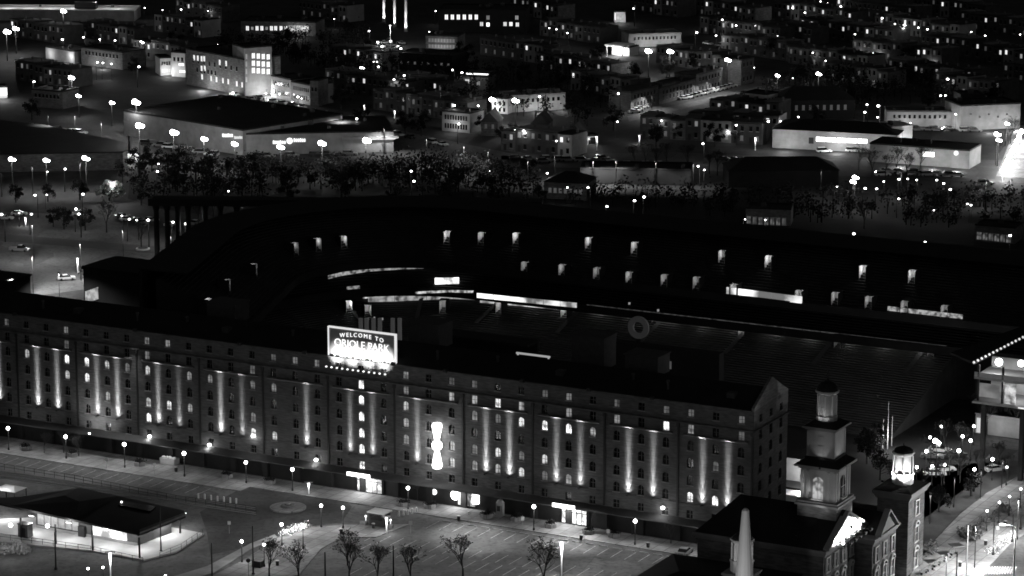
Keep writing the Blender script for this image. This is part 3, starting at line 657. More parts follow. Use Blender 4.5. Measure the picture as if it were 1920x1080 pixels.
# sash windows of the street front: brick openings with pale surrounds
def sash(s, w_, z0, z1, wd, hood=0, face='s'):
    o = MB()
    o.box(.0, .05, -wd / 2, wd / 2, z0, z1, 1)
    for a in ((-wd / 2 - .24, -wd / 2), (wd / 2, wd / 2 + .24)): o.box(0, .26, a[0], a[1], z0 - .1, z1)
    o.box(0, .3, -wd / 2 - .3, wd / 2 + .3, z1, z1 + .28); o.box(0, .34, -wd / 2 - .35, wd / 2 + .35, z0 - .28, z0 - .1)
    o.box(.051, .14, -.09, .09, z0, z1)
    o.box(.051, .11, -wd / 2, -.091, (z0 + z1) / 2 - .06, (z0 + z1) / 2 + .06); o.box(.051, .11, .091, wd / 2, (z0 + z1) / 2 - .06, (z0 + z1) / 2 + .06)
    if hood:
        for k in range(8):
            a0, a1 = math.pi * k / 8, math.pi * (k + 1) / 8; r0, r1 = wd / 2 + .02, wd / 2 + .42
            q = [(r * math.cos(a), z1 + .3 + r * .8 * math.sin(a)) for r, a in ((r0, a0), (r1, a0), (r1, a1), (r0, a1))]
            vs = [(x, p[0], p[1]) for x in (0, .42) for p in q]
            o.add(vs, [(4, 5, 6, 7), (0, 3, 2, 1), (1, 2, 6, 5), (3, 0, 4, 7), (0, 1, 5, 4), (2, 3, 7, 6)])
    part("window", o, [STONE, GLASS], stn, loc=(s + .003 - OX, w_ - OY, 0))
for k in range(5):
    w_ = -28.4 + k * 3.55; sash(26.2, w_, 8.6, 10.9, 1.15); sash(26.2, w_, 4.0, 6.6, 1.3, 1)
    sash(26.2, w_, .9, 2.9, 1.3)
for w_ in (-14.0, -10.2, -6.4): sash(29.4, w_, 6.9, 9.3, 1.2); sash(29.4, w_, 2.2, 5.0, 1.3, 1)
for z0, z1, hd in ((10.6, 13.0, 0), (5.6, 8.2, 1), (.8, 3.6, 1)): sash(29.8, 4.2, z0, z1, 1.5, hd)
# side lanterns
def lantern(s, w_, z, r, h, lamp, name, cols=8):
    root = part(name, MB().lathe([(r * 1.08, 0), (r * 1.08, h * .3), (r * 1.15, h * .3 + .01), (r * 1.15, h * .36)], 8, ph=R(22.5)), STONE, stn, loc=(s - OX, w_ - OY, z))
    for k in range(8):
        a = 2 * math.pi * k / 8 + R(22.5)
        part("column", MB().lathe([(.17, h * .361), (.15, h * .88)], 6, r * .95 * math.cos(a), r * .95 * math.sin(a)), STONE, root)
    part("drum", MB().lathe([(r * .8, h * .361), (r * .8, h * .88)], 8, ph=R(22.5)), mat("lantern_drum", .5, .7, .1, 1), root)
    part("entablature", MB().lathe([(r * .98, h * .881), (r * 1.05, h * .93), (r * 1.16, h * .95), (r * 1.16, h)], 8, ph=R(22.5)), STONE, root)
    part("dome", MB().lathe([(r * 1.0, h + .01), (r * .95, h + .35), (r * .6, h + .8), (.1, h + 1.1), (.05, h + 1.6)], 10), ROOF, root)
    return root
ln = lantern(27, 4.5, 15.7, 1.75, 5.9, 1, "lantern")
ln["label"] = "brightly floodlit white lantern of the side tower"
for a in (-150, -60, 30): 
    b = R(a) - GR * 0; x, y = 3.6 * math.cos(b), 3.6 * math.sin(b)
    spot(ln, (x, y, .9), (0, 0, 3.2), 2600, R(75), .7, .15)
    part("floodlight", MB().box(x - .2, x + .2, y - .2, y + .2, .35, .65), METAL, ln)
mb = MB(); sbox(mb, 16.2, 20.6, -48.6, -44.4, 0, 12.0); sp_("side_tower_wall", mb, BRICK2)
mb = cornice(MB(), 16.2, 20.6, -48.6, -44.4, 12.3, .4, .6); sp_("cornice", mb, TRIM)
l2 = lantern(18.4, -46.5, 12.55, 1.75, 5.6, 0, "lantern"); l2["label"] = "dim white lantern with columns, low at the photo's bottom edge"
spot(l2, (3.4, -3.6, 2.2), (0, 0, 3), 300, R(80), .7, .2)
mb = MB(); sbox(mb, -1, 22.4, -60, -30.7, 0, 8.2); sp_("wing_wall", mb, BRICK2)
rf = MB(); rf.hip(-1.5 - OX, 22.9 - OX, -60 - OY, -30.75 - OY, 8.21, 10.4, 8); sp_("wing_roof", rf, ROOF)
# the tall three-stage tower
TW = part("tower", MB().box(-3.6, 3.6, -3.6, 3.6, 11, 18.2), BRICK2, stn, loc=(22.2 - OX, -20.2 - OY, 0))
tm = mat("tower_timber", .34, .75, .12, .5)
part("tower_base_cornice", MB().box(-4.0, 4.0, -4.0, 4.0, 18.21, 18.6).box(-3.8, 3.8, -3.8, 3.8, 18.61, 19.0), TRIM, TW)
bel = MB().box(-3.15, 3.15, -3.15, 3.15, 19.01, 24.6)
for a in (-2.95, -1.9, 1.9, 2.95):
    for q in (-3.32, 3.15): bel.box(a - .22, a + .22, q, q + .17, 19.02, 24.3); bel.box(q, q + .17, a - .22, a + .22, 19.02, 24.3)
part("belfry", bel, tm, TW)
wn = window_mb(1.9, 3.9, 1); bw_ = part("belfry_window", wn, [lit(.3, clutter=1.2), STONE, STONE], TW, loc=(0, -3.6, 21.4))
wn2 = MB(); wn2.v = [(-p[1], p[0], p[2]) for p in wn.v]; wn2.f = wn.f; wn2.m = wn.m
part("belfry_window", wn2, [GLASS, STONE, STONE], TW, loc=(3.6, 0, 21.4))
part("belfry_cornice", MB().box(-3.6, 3.6, -3.6, 3.6, 24.61, 24.95).box(-4.15, 4.15, -4.15, 4.15, 24.96, 25.3), TRIM, TW)
part("belfry_roof", MB().lathe([(5.6, 25.31), (3.9, 26.2), (3.8, 26.6)], 4, ph=R(45)), ROOF, TW)
clk = MB().box(-2.45, 2.45, -2.45, 2.45, 26.61, 31.3)
for a in (-2.25, 2.25):
    for q in (-2.57, 2.45): clk.box(a - .2, a + .2, q, q + .12, 26.62, 31.0); clk.box(q, q + .12, a - .2, a + .2, 26.62, 31.0)
clk.box(-.5, .5, -2.52, -2.46, 30.0, 30.25); clk.box(-.45, .45, -2.54, -2.46, 26.9, 28.6)
part("upper_stage", clk, tm, TW); part("upper_cornice", MB().box(-2.8, 2.8, -2.8, 2.8, 31.31, 31.6).box(-3.2, 3.2, -3.2, 3.2, 31.61, 31.9), TRIM, TW)
part("upper_roof", MB().lathe([(4.3, 31.91), (2.6, 32.7)], 4, ph=R(45)), ROOF, TW)
tp = MB().lathe([(1.85, 32.71), (1.85, 33.5), (1.6, 33.51), (1.6, 37.2), (1.7, 37.3), (2.05, 37.6), (2.05, 37.9)], 12)
part("top_lantern", tp, tm, TW)
for k in range(8):
    a = 2 * math.pi * k / 8 + .2; b = lambda r: (r * math.cos(a), r * math.sin(a))
    part("pilaster", MB().lathe([(.16, 33.6), (.14, 37.1)], 6, 1.62 * math.cos(a), 1.62 * math.sin(a)), STONE, TW)
part("dome", MB().lathe([(1.9, 37.91), (1.8, 38.4), (1.2, 39.1), (.3, 39.5), (.12, 39.9), (.1, 41.4)], 12), ROOF, TW)
for loc, tg, pw in (((-1.2, -9.5, 14.6), (0, -3, 21), 620), ((7.2, -5.5, 16.4), (2, 0, 23), 420), ((.6, -4.0, 25.5), (0, -2.4, 29), 110), ((4.0, -1, 25.6), (2.4, 0, 29), 90), ((-1.1, -2.7, 32.3), (-.3, -1.6, 34.5), 110), ((1.0, -2.7, 32.3), (.4, -1.6, 34.5), 110)):
    spot(TW, loc, tg, pw, R(75), .7, .25)
    part("floodlight", MB().box(loc[0] - .18, loc[0] + .18, loc[1] - .18, loc[1] + .18, loc[2] - .5, loc[2] - .15), METAL, TW)
# the lit tapering mast in front
ms = thing("obelisk", "tall pale tapering obelisk-like mast rising in front of the dark station roof", "monument", L(25.0, -60.5, 0), GR)
part("shaft", MB().lathe([(2.6, 2.2), (.55, 27.6), (.3, 27.9)], 16), mat("mast_paint", .5, .6, .06, .3), ms); part("base", MB().box(-3.2, 3.2, -3.2, 3.2, 0, 2.19), CONC, ms)
spot(ms, (4, -22, 12), (0, 0, 21), 10500, R(60), .8, .5)

# ---------------------------------------------------------------- repeats: lamps, trees, cars, small street things
def copy_tree(o, parent=None):
    c = o.copy(); C.objects.link(c)
    if parent: c.parent = parent
    for ch in list(o.children): copy_tree(ch, c)
    return c
PROTO = {}
def place(key, make, loc, rz=0.0, label=None, cat=None, group=None, scale=None):
    """the first call moves the first one built; later calls copy the thing and each of its parts"""
    if key not in PROTO: PROTO[key] = make(); o = PROTO[key]
    else: o = copy_tree(PROTO[key])
    o.location = loc; o.rotation_euler = (0, 0, rz)
    if scale: o.scale = (scale, scale, scale)
    tag(o, label, cat)
    if group: o["group"] = group
    return o
def emp(name):
    o = bpy.data.objects.new(name, None); C.objects.link(o); return o
GLOW = lit(12)
def mk_globe(h, r, watts, twin=False):
    def f():
        o = emp("post_lamp"); part("post", MB().lathe([(.2, 0), (.2, .5), (.09, .7), (.07, h - r)], 8), METAL, o)
        part("globe", MB().ball((0, 0, h), r), GLOW, o); point(o, (0, -r - .45, h - .25), watts, .3); return o
    return f
def mk_street(h, r, watts, arm=1.6):
    def f():
        o = emp("street_lamp"); part("pole", MB().lathe([(.16, 0), (.08, h)], 8).tube((0, 0, h - .1), (0, -arm, h + .25), .06), METAL, o)
        part("lamp_head", MB().ball((0, -arm - .2, h + .1), r, .7), GLOW, o); point(o, (0, -arm - .25, h - r - .45), watts, .3); return o
    return f
def mk_flood(h, r, watts):
    def f():
        o = emp("flood_lamp"); part("pole", MB().lathe([(.22, 0), (.12, h)], 8).tube((-.9, 0, h), (.9, 0, h), .08), METAL, o)
        part("lamp_head", MB().ball((-.3, -.35, h + .2), r, .9), lit(30), o); part("lamp_head", MB().ball((.3 + r * .6, -.35, h - .1), r * .8, .8), lit(30), o)
        point(o, (0, -r - 1.0, h - r - .3), watts, .4); return o
    return f
def cam_rz(p): return math.atan2(-p.x, p.y) if False else -math.atan2(p.x, p.y)
def lamp(kind, x, y, label, group=None, rz=None):
    """a lamp whose head stands at the given height over the street"""
    spec = {"globe": (mk_globe(4.2, .3, 420), 4.2, "lamp"), "plaza": (mk_globe(4.6, .36, 420), 4.6, "lamp"), "dimglobe": (mk_globe(4.0, .22, 35), 4.0, "lamp"),
            "street": (mk_street(8, .42, 420), 8.1, "street lamp"), "weak": (mk_street(7, .34, 130), 7.1, "street lamp"), "tiny": (mk_street(6, .36, 90), 6.1, "street lamp"),
            "flood": (mk_flood(10, .85, 3200), 10, "flood lamp"), "mid": (mk_flood(9, .62, 1200), 9, "flood lamp")}[kind]
    k = rnd.uniform(*{"weak": (.55, 1.15), "street": (.7, 1.15), "mid": (.8, 1.15), "flood": (.8, 1.15)}.get(kind, (.92, 1.08)))
    p = un(x, y, spec[1] * k); p.z = 0
    return place("lamp_" + kind, spec[0], p, cam_rz(p) + rnd.uniform(-.5, .5), label, spec[2], group, k)
# bare winter trees and dark evergreens
def branch(mb, tw, p, d, l, r, depth, rg):
    q = p + d * l; mb.tube(p, q, r, r * .6, 5 if depth > 2 else 3)
    if depth == 0:
        for k in range(5):
            e = q + Vector((rg.uniform(-1, 1), rg.uniform(-1, 1), rg.uniform(-.2, 1))) * l * .55
            s_ = Vector((rg.uniform(-1, 1), rg.uniform(-1, 1), rg.uniform(-1, 1))) * .05
            tw.add([q + s_, q - s_, e], [(0, 1, 2)])
        return
    for k in range(rg.choice((2, 3, 3))):
        nd = (d + Vector((rg.uniform(-1, 1), rg.uniform(-1, 1), rg.uniform(-.25, .6))) * .75).normalized()
        branch(mb, tw, p + d * l * rg.uniform(.55, 1), nd, l * rg.uniform(.62, .82), r * .6, depth - 1, rg)
TREEM = {}
def mk_bare(seed, h=8):
    def f():
        o = emp("bare_tree"); rg = random.Random(seed); mb = MB(); tw = MB()
        mb.tube((0, 0, 0), (0, 0, h * .3), .17, .12, 7)
        for k in range(4): branch(mb, tw, Vector((0, 0, h * .24 + k * .2)), Vector((rg.uniform(-.5, .5), rg.uniform(-.5, .5), 1)).normalized(), h * .26, .09, 4, rg)
        part("trunk", mb, BARK, o); part("crown", tw, TWIG, o); return o
    return f
def mk_ever(seed, h=9, r=4):
    def f():
        o = emp("leafy_tree"); rg = random.Random(seed); mb = MB(); lf = MB()
        mb.tube((0, 0, 0), (0, 0, h * .6), .3, .15, 7)
        cl = []
        for k in range(16):
            a, rr, z = rg.uniform(0, 6.28), r * rg.random() ** .6, h * rg.uniform(.3, .95)
            t_ = 1 - abs(z / h - .55) * 1.1; c = Vector((rr * t_ * math.cos(a), rr * t_ * math.sin(a), z)); cl.append((c, rg.uniform(.8, 1.6)))
            mb.tube((0, 0, z * .6), c, .09, .04, 4)
        for c, cr in cl:
            for k in range(75):
                d = Vector((rg.gauss(0, 1), rg.gauss(0, 1), rg.gauss(0, .8))).normalized() * cr * rg.random() ** .4
                p = c + d; u = Vector((rg.gauss(0, 1), rg.gauss(0, 1), rg.gauss(0, 1))).normalized() * .26; v = u.orthogonal().normalized() * .2
                lf.add([p - u, p + v, p + u, p - v], [(0, 1, 2, 3)])
        part("trunk", mb, BARK, o); part("crown", lf, LEAF, o); return o
    return f
def tree(kind, x, y, label, scale=1.0, group=None):
    v = rnd.randrange(3); p = un(x, y)
    mk = mk_bare(11 + v) if kind == "bare" else mk_ever(31 + v)
    return place(kind + str(v), mk, p, rnd.uniform(0, 6.28), label, "tree", group, scale)
# cars
def mk_car(kind, paint, lights=0):
    def f():
        o = emp({"sedan": "parked_car", "suv": "parked_car", "pickup": "pickup_truck"}[kind])
        L_, W_ = (4.6, 1.8) if kind == "sedan" else (4.9, 1.95) if kind == "suv" else (5.6, 2.0)
        lo = [(-L_ / 2, .35), (-L_ / 2, .85), (-L_ / 2 + .1, .95), (L_ / 2 - 1.2, .98), (L_ / 2 - .15, .82), (L_ / 2, .62), (L_ / 2, .35)]
        hi = {"sedan": [(-1.75, .97), (-1.15, 1.42), (.25, 1.45), (1.05, .99)], "suv": [(-2.35, .97), (-2.1, 1.72), (.35, 1.75), (1.15, 1.0)], "pickup": [(-.5, .97), (-.4, 1.72), (.85, 1.75), (1.5, 1.0)]}[kind]
        def ext(mb, pts, hw, top=1.0, mi=0):
            n = len(pts); ym = max(z for _, z in pts); vs = []
            for s_ in (-1, 1):
                for x, z in pts: vs.append((x, s_ * hw * (top if z > 1.2 else 1), z))
            mb.add(vs, [tuple(range(n - 1, -1, -1)), tuple(range(n, 2 * n))] + [(i, (i + 1) % n, n + (i + 1) % n, n + i) for i in range(n)][::1], mi)
        b = MB(); ext(b, lo, W_ / 2)
        ext(b, [(hi[1][0] + .05, hi[1][1] - .04), (hi[1][0] + .12, hi[1][1] + .03), (hi[2][0] - .1, hi[2][1] + .03), (hi[2][0], hi[2][1] - .04)], W_ / 2 - .12, .93)
        if kind == "pickup": b.box(-2.75, -.55, -.98, -.9, .98, 1.15); b.box(-2.75, -.55, .9, .98, .98, 1.15); b.box(-2.78, -2.7, -.98, .98, .98, 1.15)
        part("body", b, paint, o); g = MB(); ext(g, hi, W_ / 2 - .1, .88); part("windows", g, GLASS, o)
        for x in (-L_ * .31, L_ * .31):
            for s_ in (-1, 1): part("wheel", MB().tube((x, s_ * (W_ / 2 - .22), .34), (x, s_ * (W_ / 2 + .01), .34), .34, .34, 10), TYRE, o)
        for s_ in (-.62, .62):
            part("headlight", MB().box(L_ / 2 - .06, L_ / 2 + .03, s_ - .16, s_ + .16, .62, .78), lit(lights if lights else .05), o)
            part("tail_light", MB().box(-L_ / 2 - .03, -L_ / 2 + .04, s_ - .14, s_ + .14, .66, .84), lit(.02), o)
        return o
    return f
def car(kind, tone, x, y, rz, label, group=None, lights=0):
    p = un(x, y); pm = {"white": CARW, "grey": CARG, "black": CARB}[tone]
    return place("car%s%s%g" % (kind, tone, lights), mk_car(kind, pm, lights), p, rz, label, "car" if kind != "pickup" else "pickup truck", group)
# planters, bollards, poles, benches
def mk_planter():
    o = emp("planter"); part("box", MB().prism([(1.25 * math.cos(k * math.pi / 3), 1.25 * math.sin(k * math.pi / 3)) for k in range(6)], 0, .75), WALK, o)
    lf = MB(); rg = random.Random(3)
    for k in range(160):
        p = Vector((rg.gauss(0, .5), rg.gauss(0, .5), .76 + abs(rg.gauss(0, .25)))); u = Vector((rg.gauss(0, 1), rg.gauss(0, 1), rg.gauss(0, 1))).normalized() * .14; v = u.orthogonal() * .8
        lf.add([p - u, p + v, p + u, p - v], [(0, 1, 2, 3)])
    part("shrub", lf, LEAF, o); return o
def mk_bollard():
    o = emp("bollard"); part("post", MB().lathe([(.16, 0), (.16, .95), (.12, 1.05)], 8), WHITE, o); return o
def mk_pole(h, r, m, name="utility_pole"):
    def f():
        o = emp(name); part("shaft", MB().lathe([(r, 0), (r * .7, h), (r * .4, h + .1)], 8), m, o); part("base_collar", MB().lathe([(r * 2, 0), (r * 1.8, .35), (r, .5)], 8), m, o); return o
    return f
def mk_bench():
    o = emp("bench"); part("seat", MB().box(-.9, .9, -.22, .22, .42, .48), WALK, o); part("backrest", MB().box(-.9, .9, .2, .26, .5, .95), WALK, o)
    for x in (-.75, .75): part("leg", MB().box(x - .05, x + .05, -.2, .2, 0, .419), METAL, o)
    return o

# ---------------------------------------------------------------- the forecourt and the car parks
WL = [(15, 803), (123, 819), (233, 833), (345, 850), (461, 867), (548, 880), (765, 915), (1001, 950), (1191, 977), (1310, 996)]
for i, (x, y) in enumerate(WL):
    lamp("plaza", x, y, "%s from the left of the round globe lamps on the pavement before the warehouse" % nth(i), "globe lamps along the warehouse")
for x, y, l in ((602, 948, "globe lamp on the dark plaza, right of the round paved disc"), (643, 952, "globe lamp on the path beside the parking booth"), (528, 983, "globe lamp at the left end of the lit shrubs"),
                (568, 987, "globe lamp at the right end of the lit shrubs"), (453, 1015, "globe lamp at the left edge of the station path"), (495, 1021, "globe lamp on the lower station path near the dark bin")):
    lamp("globe", x, y, l)
def white_post(x, y0, y1, label, watts=0):
    p = un(x, y1); h = (y1 - y0) / 10.2
    o = thing("lit_post", label, "lamp", p, cam_rz(p)); part("post", MB().lathe([(.1, 0), (.14, h * .6), (.3, h)], 8), WHITE, o)
    part("lamp_head", MB().box(-.9, .9, -.25, .25, h + .02, h + .2), METAL, o); spot(o, (0, -.9, h * .55), (0, 0, h), 260, R(90), .6)
    if watts: point(o, (0, -.9, h - .6), watts, .3)
    return o
white_post(579, 903, 927, "short white lamp post glowing at the plaza edge below the warehouse canopy", 100)
white_post(725, 968, 1000, "white glowing lamp post at the corner of the parking booth island", 500)
white_post(1053, 1016, 1082, "white lamp post standing alone in the striped car park", 2500)
white_post(208, 1036, 1096, "white glowing lamp post by the railings before the light rail stop", 600)
# planters and poles along the pavement
for i, (x, y) in enumerate([(48, 843), (137, 855), (262, 872), (425, 895), (505, 906), (757, 948), (806, 952), (912, 970), (968, 975), (1032, 988), (1104, 1000), (1152, 1006)]):
    place("planter", mk_planter, un(x, y, .13), 0.3 * i, "%s from the left of the hexagonal planters on the warehouse pavement" % nth(i), "planter", "planters along the warehouse")
for i, (x, y) in enumerate([(748, 968), (757, 966), (765, 965), (773, 963), (781, 961)]):
    place("bollard", mk_bollard, un(x, y), 0, "%s from the left of the white bollards beside the parking booth" % nth(i), "bollard", "bollards by the booth")
for i, (x, y) in enumerate([(372, 935), (384, 936), (396, 938), (408, 940), (420, 941), (432, 943), (443, 944)]):
    place("bollard", mk_bollard, un(x, y), 0, "%s from the left of the pale bollards on the plaza above the light rail stop" % nth(i), "bollard", "bollards on the plaza")
for i, (x, y0, y1, l) in enumerate([(398, 1018, 1090, "thin dark pole at the right of the light rail stop"), (475, 985, 1078, "tall dark pole on the lower station path"), (610, 1035, 1092, "thick dark pole left of the bare trees"),
                                    (738, 1032, 1095, "dark pole in the striped car park"), (105, 1000, 1068, "dark pole before the rail stop platform, right of the ticket cabinet"), (174, 985, 1030, "dark catenary pole on the platform edge"), (302, 945, 1036, "dark slim pole at the right end of the platform")]):
    h = (y1 - y0) / 10.3; place("upole%d" % int(h), mk_pole(h, .16, METAL), un(x, y1), 0, l, "pole")
for i, (x, y, s_) in enumerate([(505, 1090, 1.05), (560, 1100, 1.1), (655, 1098, 1.15), (708, 1104, 1.1), (770, 1106, 1.1), (868, 1096, 1.25), (1020, 1110, 1.3), (652, 1060, .9), (120, 850, .7), (83, 850, .6), (148, 856, .6), (783, 940, .6), (880, 955, .6), (1110, 990, .65), (1185, 1003, .6), (1258, 1020, .6), (345, 868, .6)]):
    tree("bare", x, y, ("bare young tree, %s of those along the photo's lower edge" % nth(i)) if i < 8 else "bare sapling, %s of those before the warehouse canopy" % nth(i - 8), s_, "bare forecourt trees")
# round paved disc, booth, dark kiosk bin, shrubs with fairy lights, monument stone
p = un(540, 953); o = thing("round_plinth", "pale round paved disc with a stepped centre on the dark plaza", "plinth", p)
part("disc", MB().lathe([(3.5, 0), (3.5, .3), (3.3, .35)], 28), WALK, o); part("step", MB().lathe([(1.5, .36), (1.3, .75)], 20), PAVE, o); part("pit", MB().lathe([(.7, .76), (.6, .9)], 10), METAL, o)
p = un(712, 985); o = thing("parking_booth", "black square parking booth with a white flat roof", "booth", p, GR)
part("cabin", MB().box(-1.6, 1.6, -1.2, 1.2, .12, 2.6), METAL, o); part("window", MB().box(-1.3, 1.3, -1.26, -1.203, 1.3, 2.2), GLASS, o); part("roof", MB().box(-1.9, 1.9, -1.5, 1.5, 2.61, 2.85), STONE, o)
for x in (-2.8, 2.6): part("lamp", MB().ball((x, -.4, 1.5), .22).tube((x, -.4, 0), (x, -.4, 1.3), .06), lit(2), o)
part("barrier_base", MB().box(-3.4, -2.1, -1.6, -.8, 0, .8).box(2.2, 3.4, -1.4, -.6, 0, .8), WALK, o)
p = un(484, 1062, .13); o = thing("utility_cabinet", "low dark cabinet on the pale station path", "cabinet", p, GR); part("body", MB().box(-.9, .9, -.7, .7, 0, 1.1), METAL, o); part("lid", MB().box(-1, 1, -.8, .8, 1.11, 1.2), ROOF2, o)
p = un(466, 1080, .13); o = thing("round_sign", "small round dark sign on a thin post by the cabinet", "sign", p, cam_rz(p)); part("post", MB().tube((0, 0, 0), (0, 0, 2.6), .05), METAL, o); part("disc", MB().tube((0, -.1, 2.9), (0, -.04, 2.9), .4, .4, 14), METAL, o)
def shrubs(name, pts, label, v):
    p0 = un(*pts[0]); lf = MB(); rg = random.Random(5); li = MB()
    for x, y in pts:
        c = un(x, y) - p0
        for k in range(90):
            p = c + Vector((rg.gauss(0, .5), rg.gauss(0, .4), abs(rg.gauss(.4, .35)))); u = Vector((rg.gauss(0, 1), rg.gauss(0, 1), rg.gauss(0, 1))).normalized() * .16; v_ = u.orthogonal() * .8
            lf.add([p - u, p + v_, p + u, p - v_], [(0, 1, 2, 3)])
            if k % 4 == 0: li.ball(p + Vector((0, -.1, .1)), .07, 1, 5, 3)
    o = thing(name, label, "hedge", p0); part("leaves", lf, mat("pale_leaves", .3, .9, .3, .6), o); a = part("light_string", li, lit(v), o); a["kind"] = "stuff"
    for k in range(0, len(pts), 3): c = un(*pts[k]) - p0; point(o, (c.x, c.y - 1.4, 1.8), 260, .2)
shrubs("lit_hedge", [(533 + k * 5.6, 1004 - k * 1.9) for k in range(8)], "row of low shrubs wrapped in white light strings between two globe lamps", 3)
p = un(938, 968); o = thing("monument_stone", "upright round-topped pale monument on the pavement left of the right-hand glazed entrance", "monument", p, GR)
part("stone", MB().prism([(-.7, -.4), (.7, -.4), (.7, .4), (-.7, .4)], 0, 2.8).lathe([(.7, 2.3), (.68, 2.9), (.5, 3.2), (.1, 3.4)], 12), CONC, o); part("plaque", MB().box(-.35, .35, -.76, -.71, 1.2, 2.2), METAL, o)
car("sedan", "grey", 1284, 1040, GR + R(95), "grey parked car at the right end of the striped car park")
p = un(318, 870); o = thing("skip", "open container heaped with white sacks under the warehouse canopy", "container", p, GR); part("box", MB().box(-1.8, 1.8, -.9, .9, .13, 1.3), CONC, o)
sk = MB(); [sk.ball((-1.3 + k * .65, rnd.uniform(-.3, .3), 1.4), .42, .6, 8, 5) for k in range(5)]; part("sacks", sk, STONE, o); point(o, (0, -2.5, 3), 250, .3)
# light rail stop
rs = thing("rail_stop", "low light rail stop with broad dark roofs and a glaring white platform", "station", un(262, 1010), GR)
O_ = inv(un(262, 1010))
def rp(x, y, z): q = un(x, y, z); a = inv(q); return (a[0] - O_[0], a[1] - O_[1])
pts = [rp(-40, 936, 4.4), rp(40, 932, 4.4), rp(150, 915, 4.4), rp(345, 958, 4.4), rp(348, 968, 4.4), rp(262, 1002, 4.4)]
part("flat_roof", MB().prism(pts, 4.1, 4.5), ROOF, rs)
h = [rp(20, 948, 4.5), rp(148, 914, 4.5), rp(222, 930, 4.5), rp(140, 975, 4.5)]
c1, c2 = rp(120, 925, 6.6), rp(148, 936, 6.6)
rm = MB(); rm.add([(p_[0], p_[1], 4.51) for p_ in h] + [(c1[0], c1[1], 6.2), (c2[0], c2[1], 6.2)], [(0, 3, 5, 4), (0, 4, 1), (1, 4, 5, 2), (2, 5, 3), (0, 1, 2, 3)]); part("hip_roof", rm, ROOF, rs)
part("skylight", MB().prism([rp(232, 942, 4.51), rp(292, 953, 4.51), rp(282, 962, 4.51), rp(222, 950, 4.51)], 4.51, 4.9), GLASS, rs)
part("roof_edge", MB().prism([rp(262, 1002.5, 4.4), rp(348, 968.5, 4.4), rp(347, 965, 4.4), rp(262, 997, 4.4)], 4.51, 4.85), mat("roof_edge_metal", .1), rs)
wp = [rp(68, 992, 0), rp(258, 1026, 0), rp(322, 1002, 0), rp(150, 975, 0)]
wm = MB(); wm.prism(wp, .3, 4.0); part("wall", wm, mat("stop_wall", .07, .8, .3, .8), rs)
part("platform", MB().prism([rp(-40, 1003, .3), rp(-40, 1012, .3), rp(170, 1032, .3), rp(270, 1050, .3), rp(330, 1034, .3), rp(382, 1000, .3), rp(330, 990, .3), rp(100, 968, .3), rp(-40, 975, .3)], 0, .32), mat("pale_platform", .38, .8, .12, .4), rs)
d = Vector((wp[1][0] - wp[0][0], wp[1][1] - wp[0][1], 0)); dl = d.length; d /= dl; ang = math.atan2(d.y, d.x)
def front(name, a, b, z0, z1, m, out=.12, label=None):
    return part(name, MB().box(a, b, -out, -.01, z0, z1), m, rs, label, loc=(wp[0][0], wp[0][1], 0), rz=ang)
front("sign_panel", dl * .57, dl * .9, .9, 3.5, lit(1.3, clutter=.45), .2, "bright backlit poster panel")
for k in range(6): front("glazing", .5 + k * 1.6, 1.9 + k * 1.6, 1.1, 3.6, lit(.16, clutter=.9))
front("ticket_machine", dl * .44, dl * .5, .32, 2.3, METAL, .7); front("plinth", 0, dl, .32, .8, CONC, .08)
for x, y in ((-10, 984), (105, 1020), (174, 1032), (262, 1046), (338, 1000), (40, 1008)):
    q = rp(x, y, .3); part("column", MB().box(q[0] - .13, q[0] + .13, q[1] - .13, q[1] + .13, .33, 4.09), METAL, rs)
for x, y, z, wt in ((10, 975, 3.6, 1900), (60, 1005, 3.7, 1100), (130, 1018, 3.7, 1100), (200, 1030, 3.7, 1100), (262, 1036, 3.7, 900), (312, 1010, 3.6, 1500), (345, 992, 3.0, 700)):
    q = rp(x, y, 0); point(rs, (q[0], q[1], z), wt, .3); part("ceiling_light", MB().box(q[0] - .6, q[0] + .6, q[1] - .08, q[1] + .08, z + .12, z + .2), lit(3), rs)
for x, y in ((20, 985), (287, 985), (309, 978), (89, 986)):
    q = rp(x, y, 2.8); part("globe", MB().ball((q[0], q[1], 2.8), .4), lit(5), rs)
for x, y in ((228, 948), (128, 948)): q = rp(x, y, 4.6); part("roof_lamp", MB().ball((q[0], q[1], 5.3), .22), lit(2), rs)
def railing(name, px, label, n=1, h=1.05, cat="railing", z=0.0):
    p0 = un(*px[0], z); mb = MB()
    for a, b in zip(px, px[1:]):
        A, B = un(*a, z) - p0, un(*b, z) - p0; k = max(1, int((B - A).length / 2.2))
        for hh in (h, h * .5): mb.tube(A + Vector((0, 0, hh)), B + Vector((0, 0, hh)), .035, .035, 4)
        for i in range(k + 1): q = A.lerp(B, i / k); mb.tube(q, q + Vector((0, 0, h)), .04, .04, 4)
    o = thing(name, label, cat, p0); part("rails", mb, METAL, o); return o
railing("railing", [(-20, 1008), (100, 1024), (170, 1034), (268, 1056)], "dark railing along the front of the rail stop platform", z=.3)
railing("railing", [(300, 1046), (340, 1030), (380, 1003)], "dark railing at the rounded right end of the rail stop", z=.3)
railing("fence", [(-10, 878), (140, 902), (330, 940), (480, 962)], "long low fence line beside the rail tracks behind the rail stop", h=1.2, cat="fence")
p = un(48, 1006, .3); o = thing("ticket_kiosk", "dark square kiosk at the left of the platform railing", "kiosk", p, GR); part("body", MB().box(-1.1, 1.1, -.8, .8, 0, 2.4), mat("kiosk_grey", .1), o); part("door", MB().box(-.6, .6, -.86, -.803, .1, 1.9), METAL, o); part("cap", MB().box(-1.2, 1.2, -.9, .9, 2.41, 2.6), METAL, o)
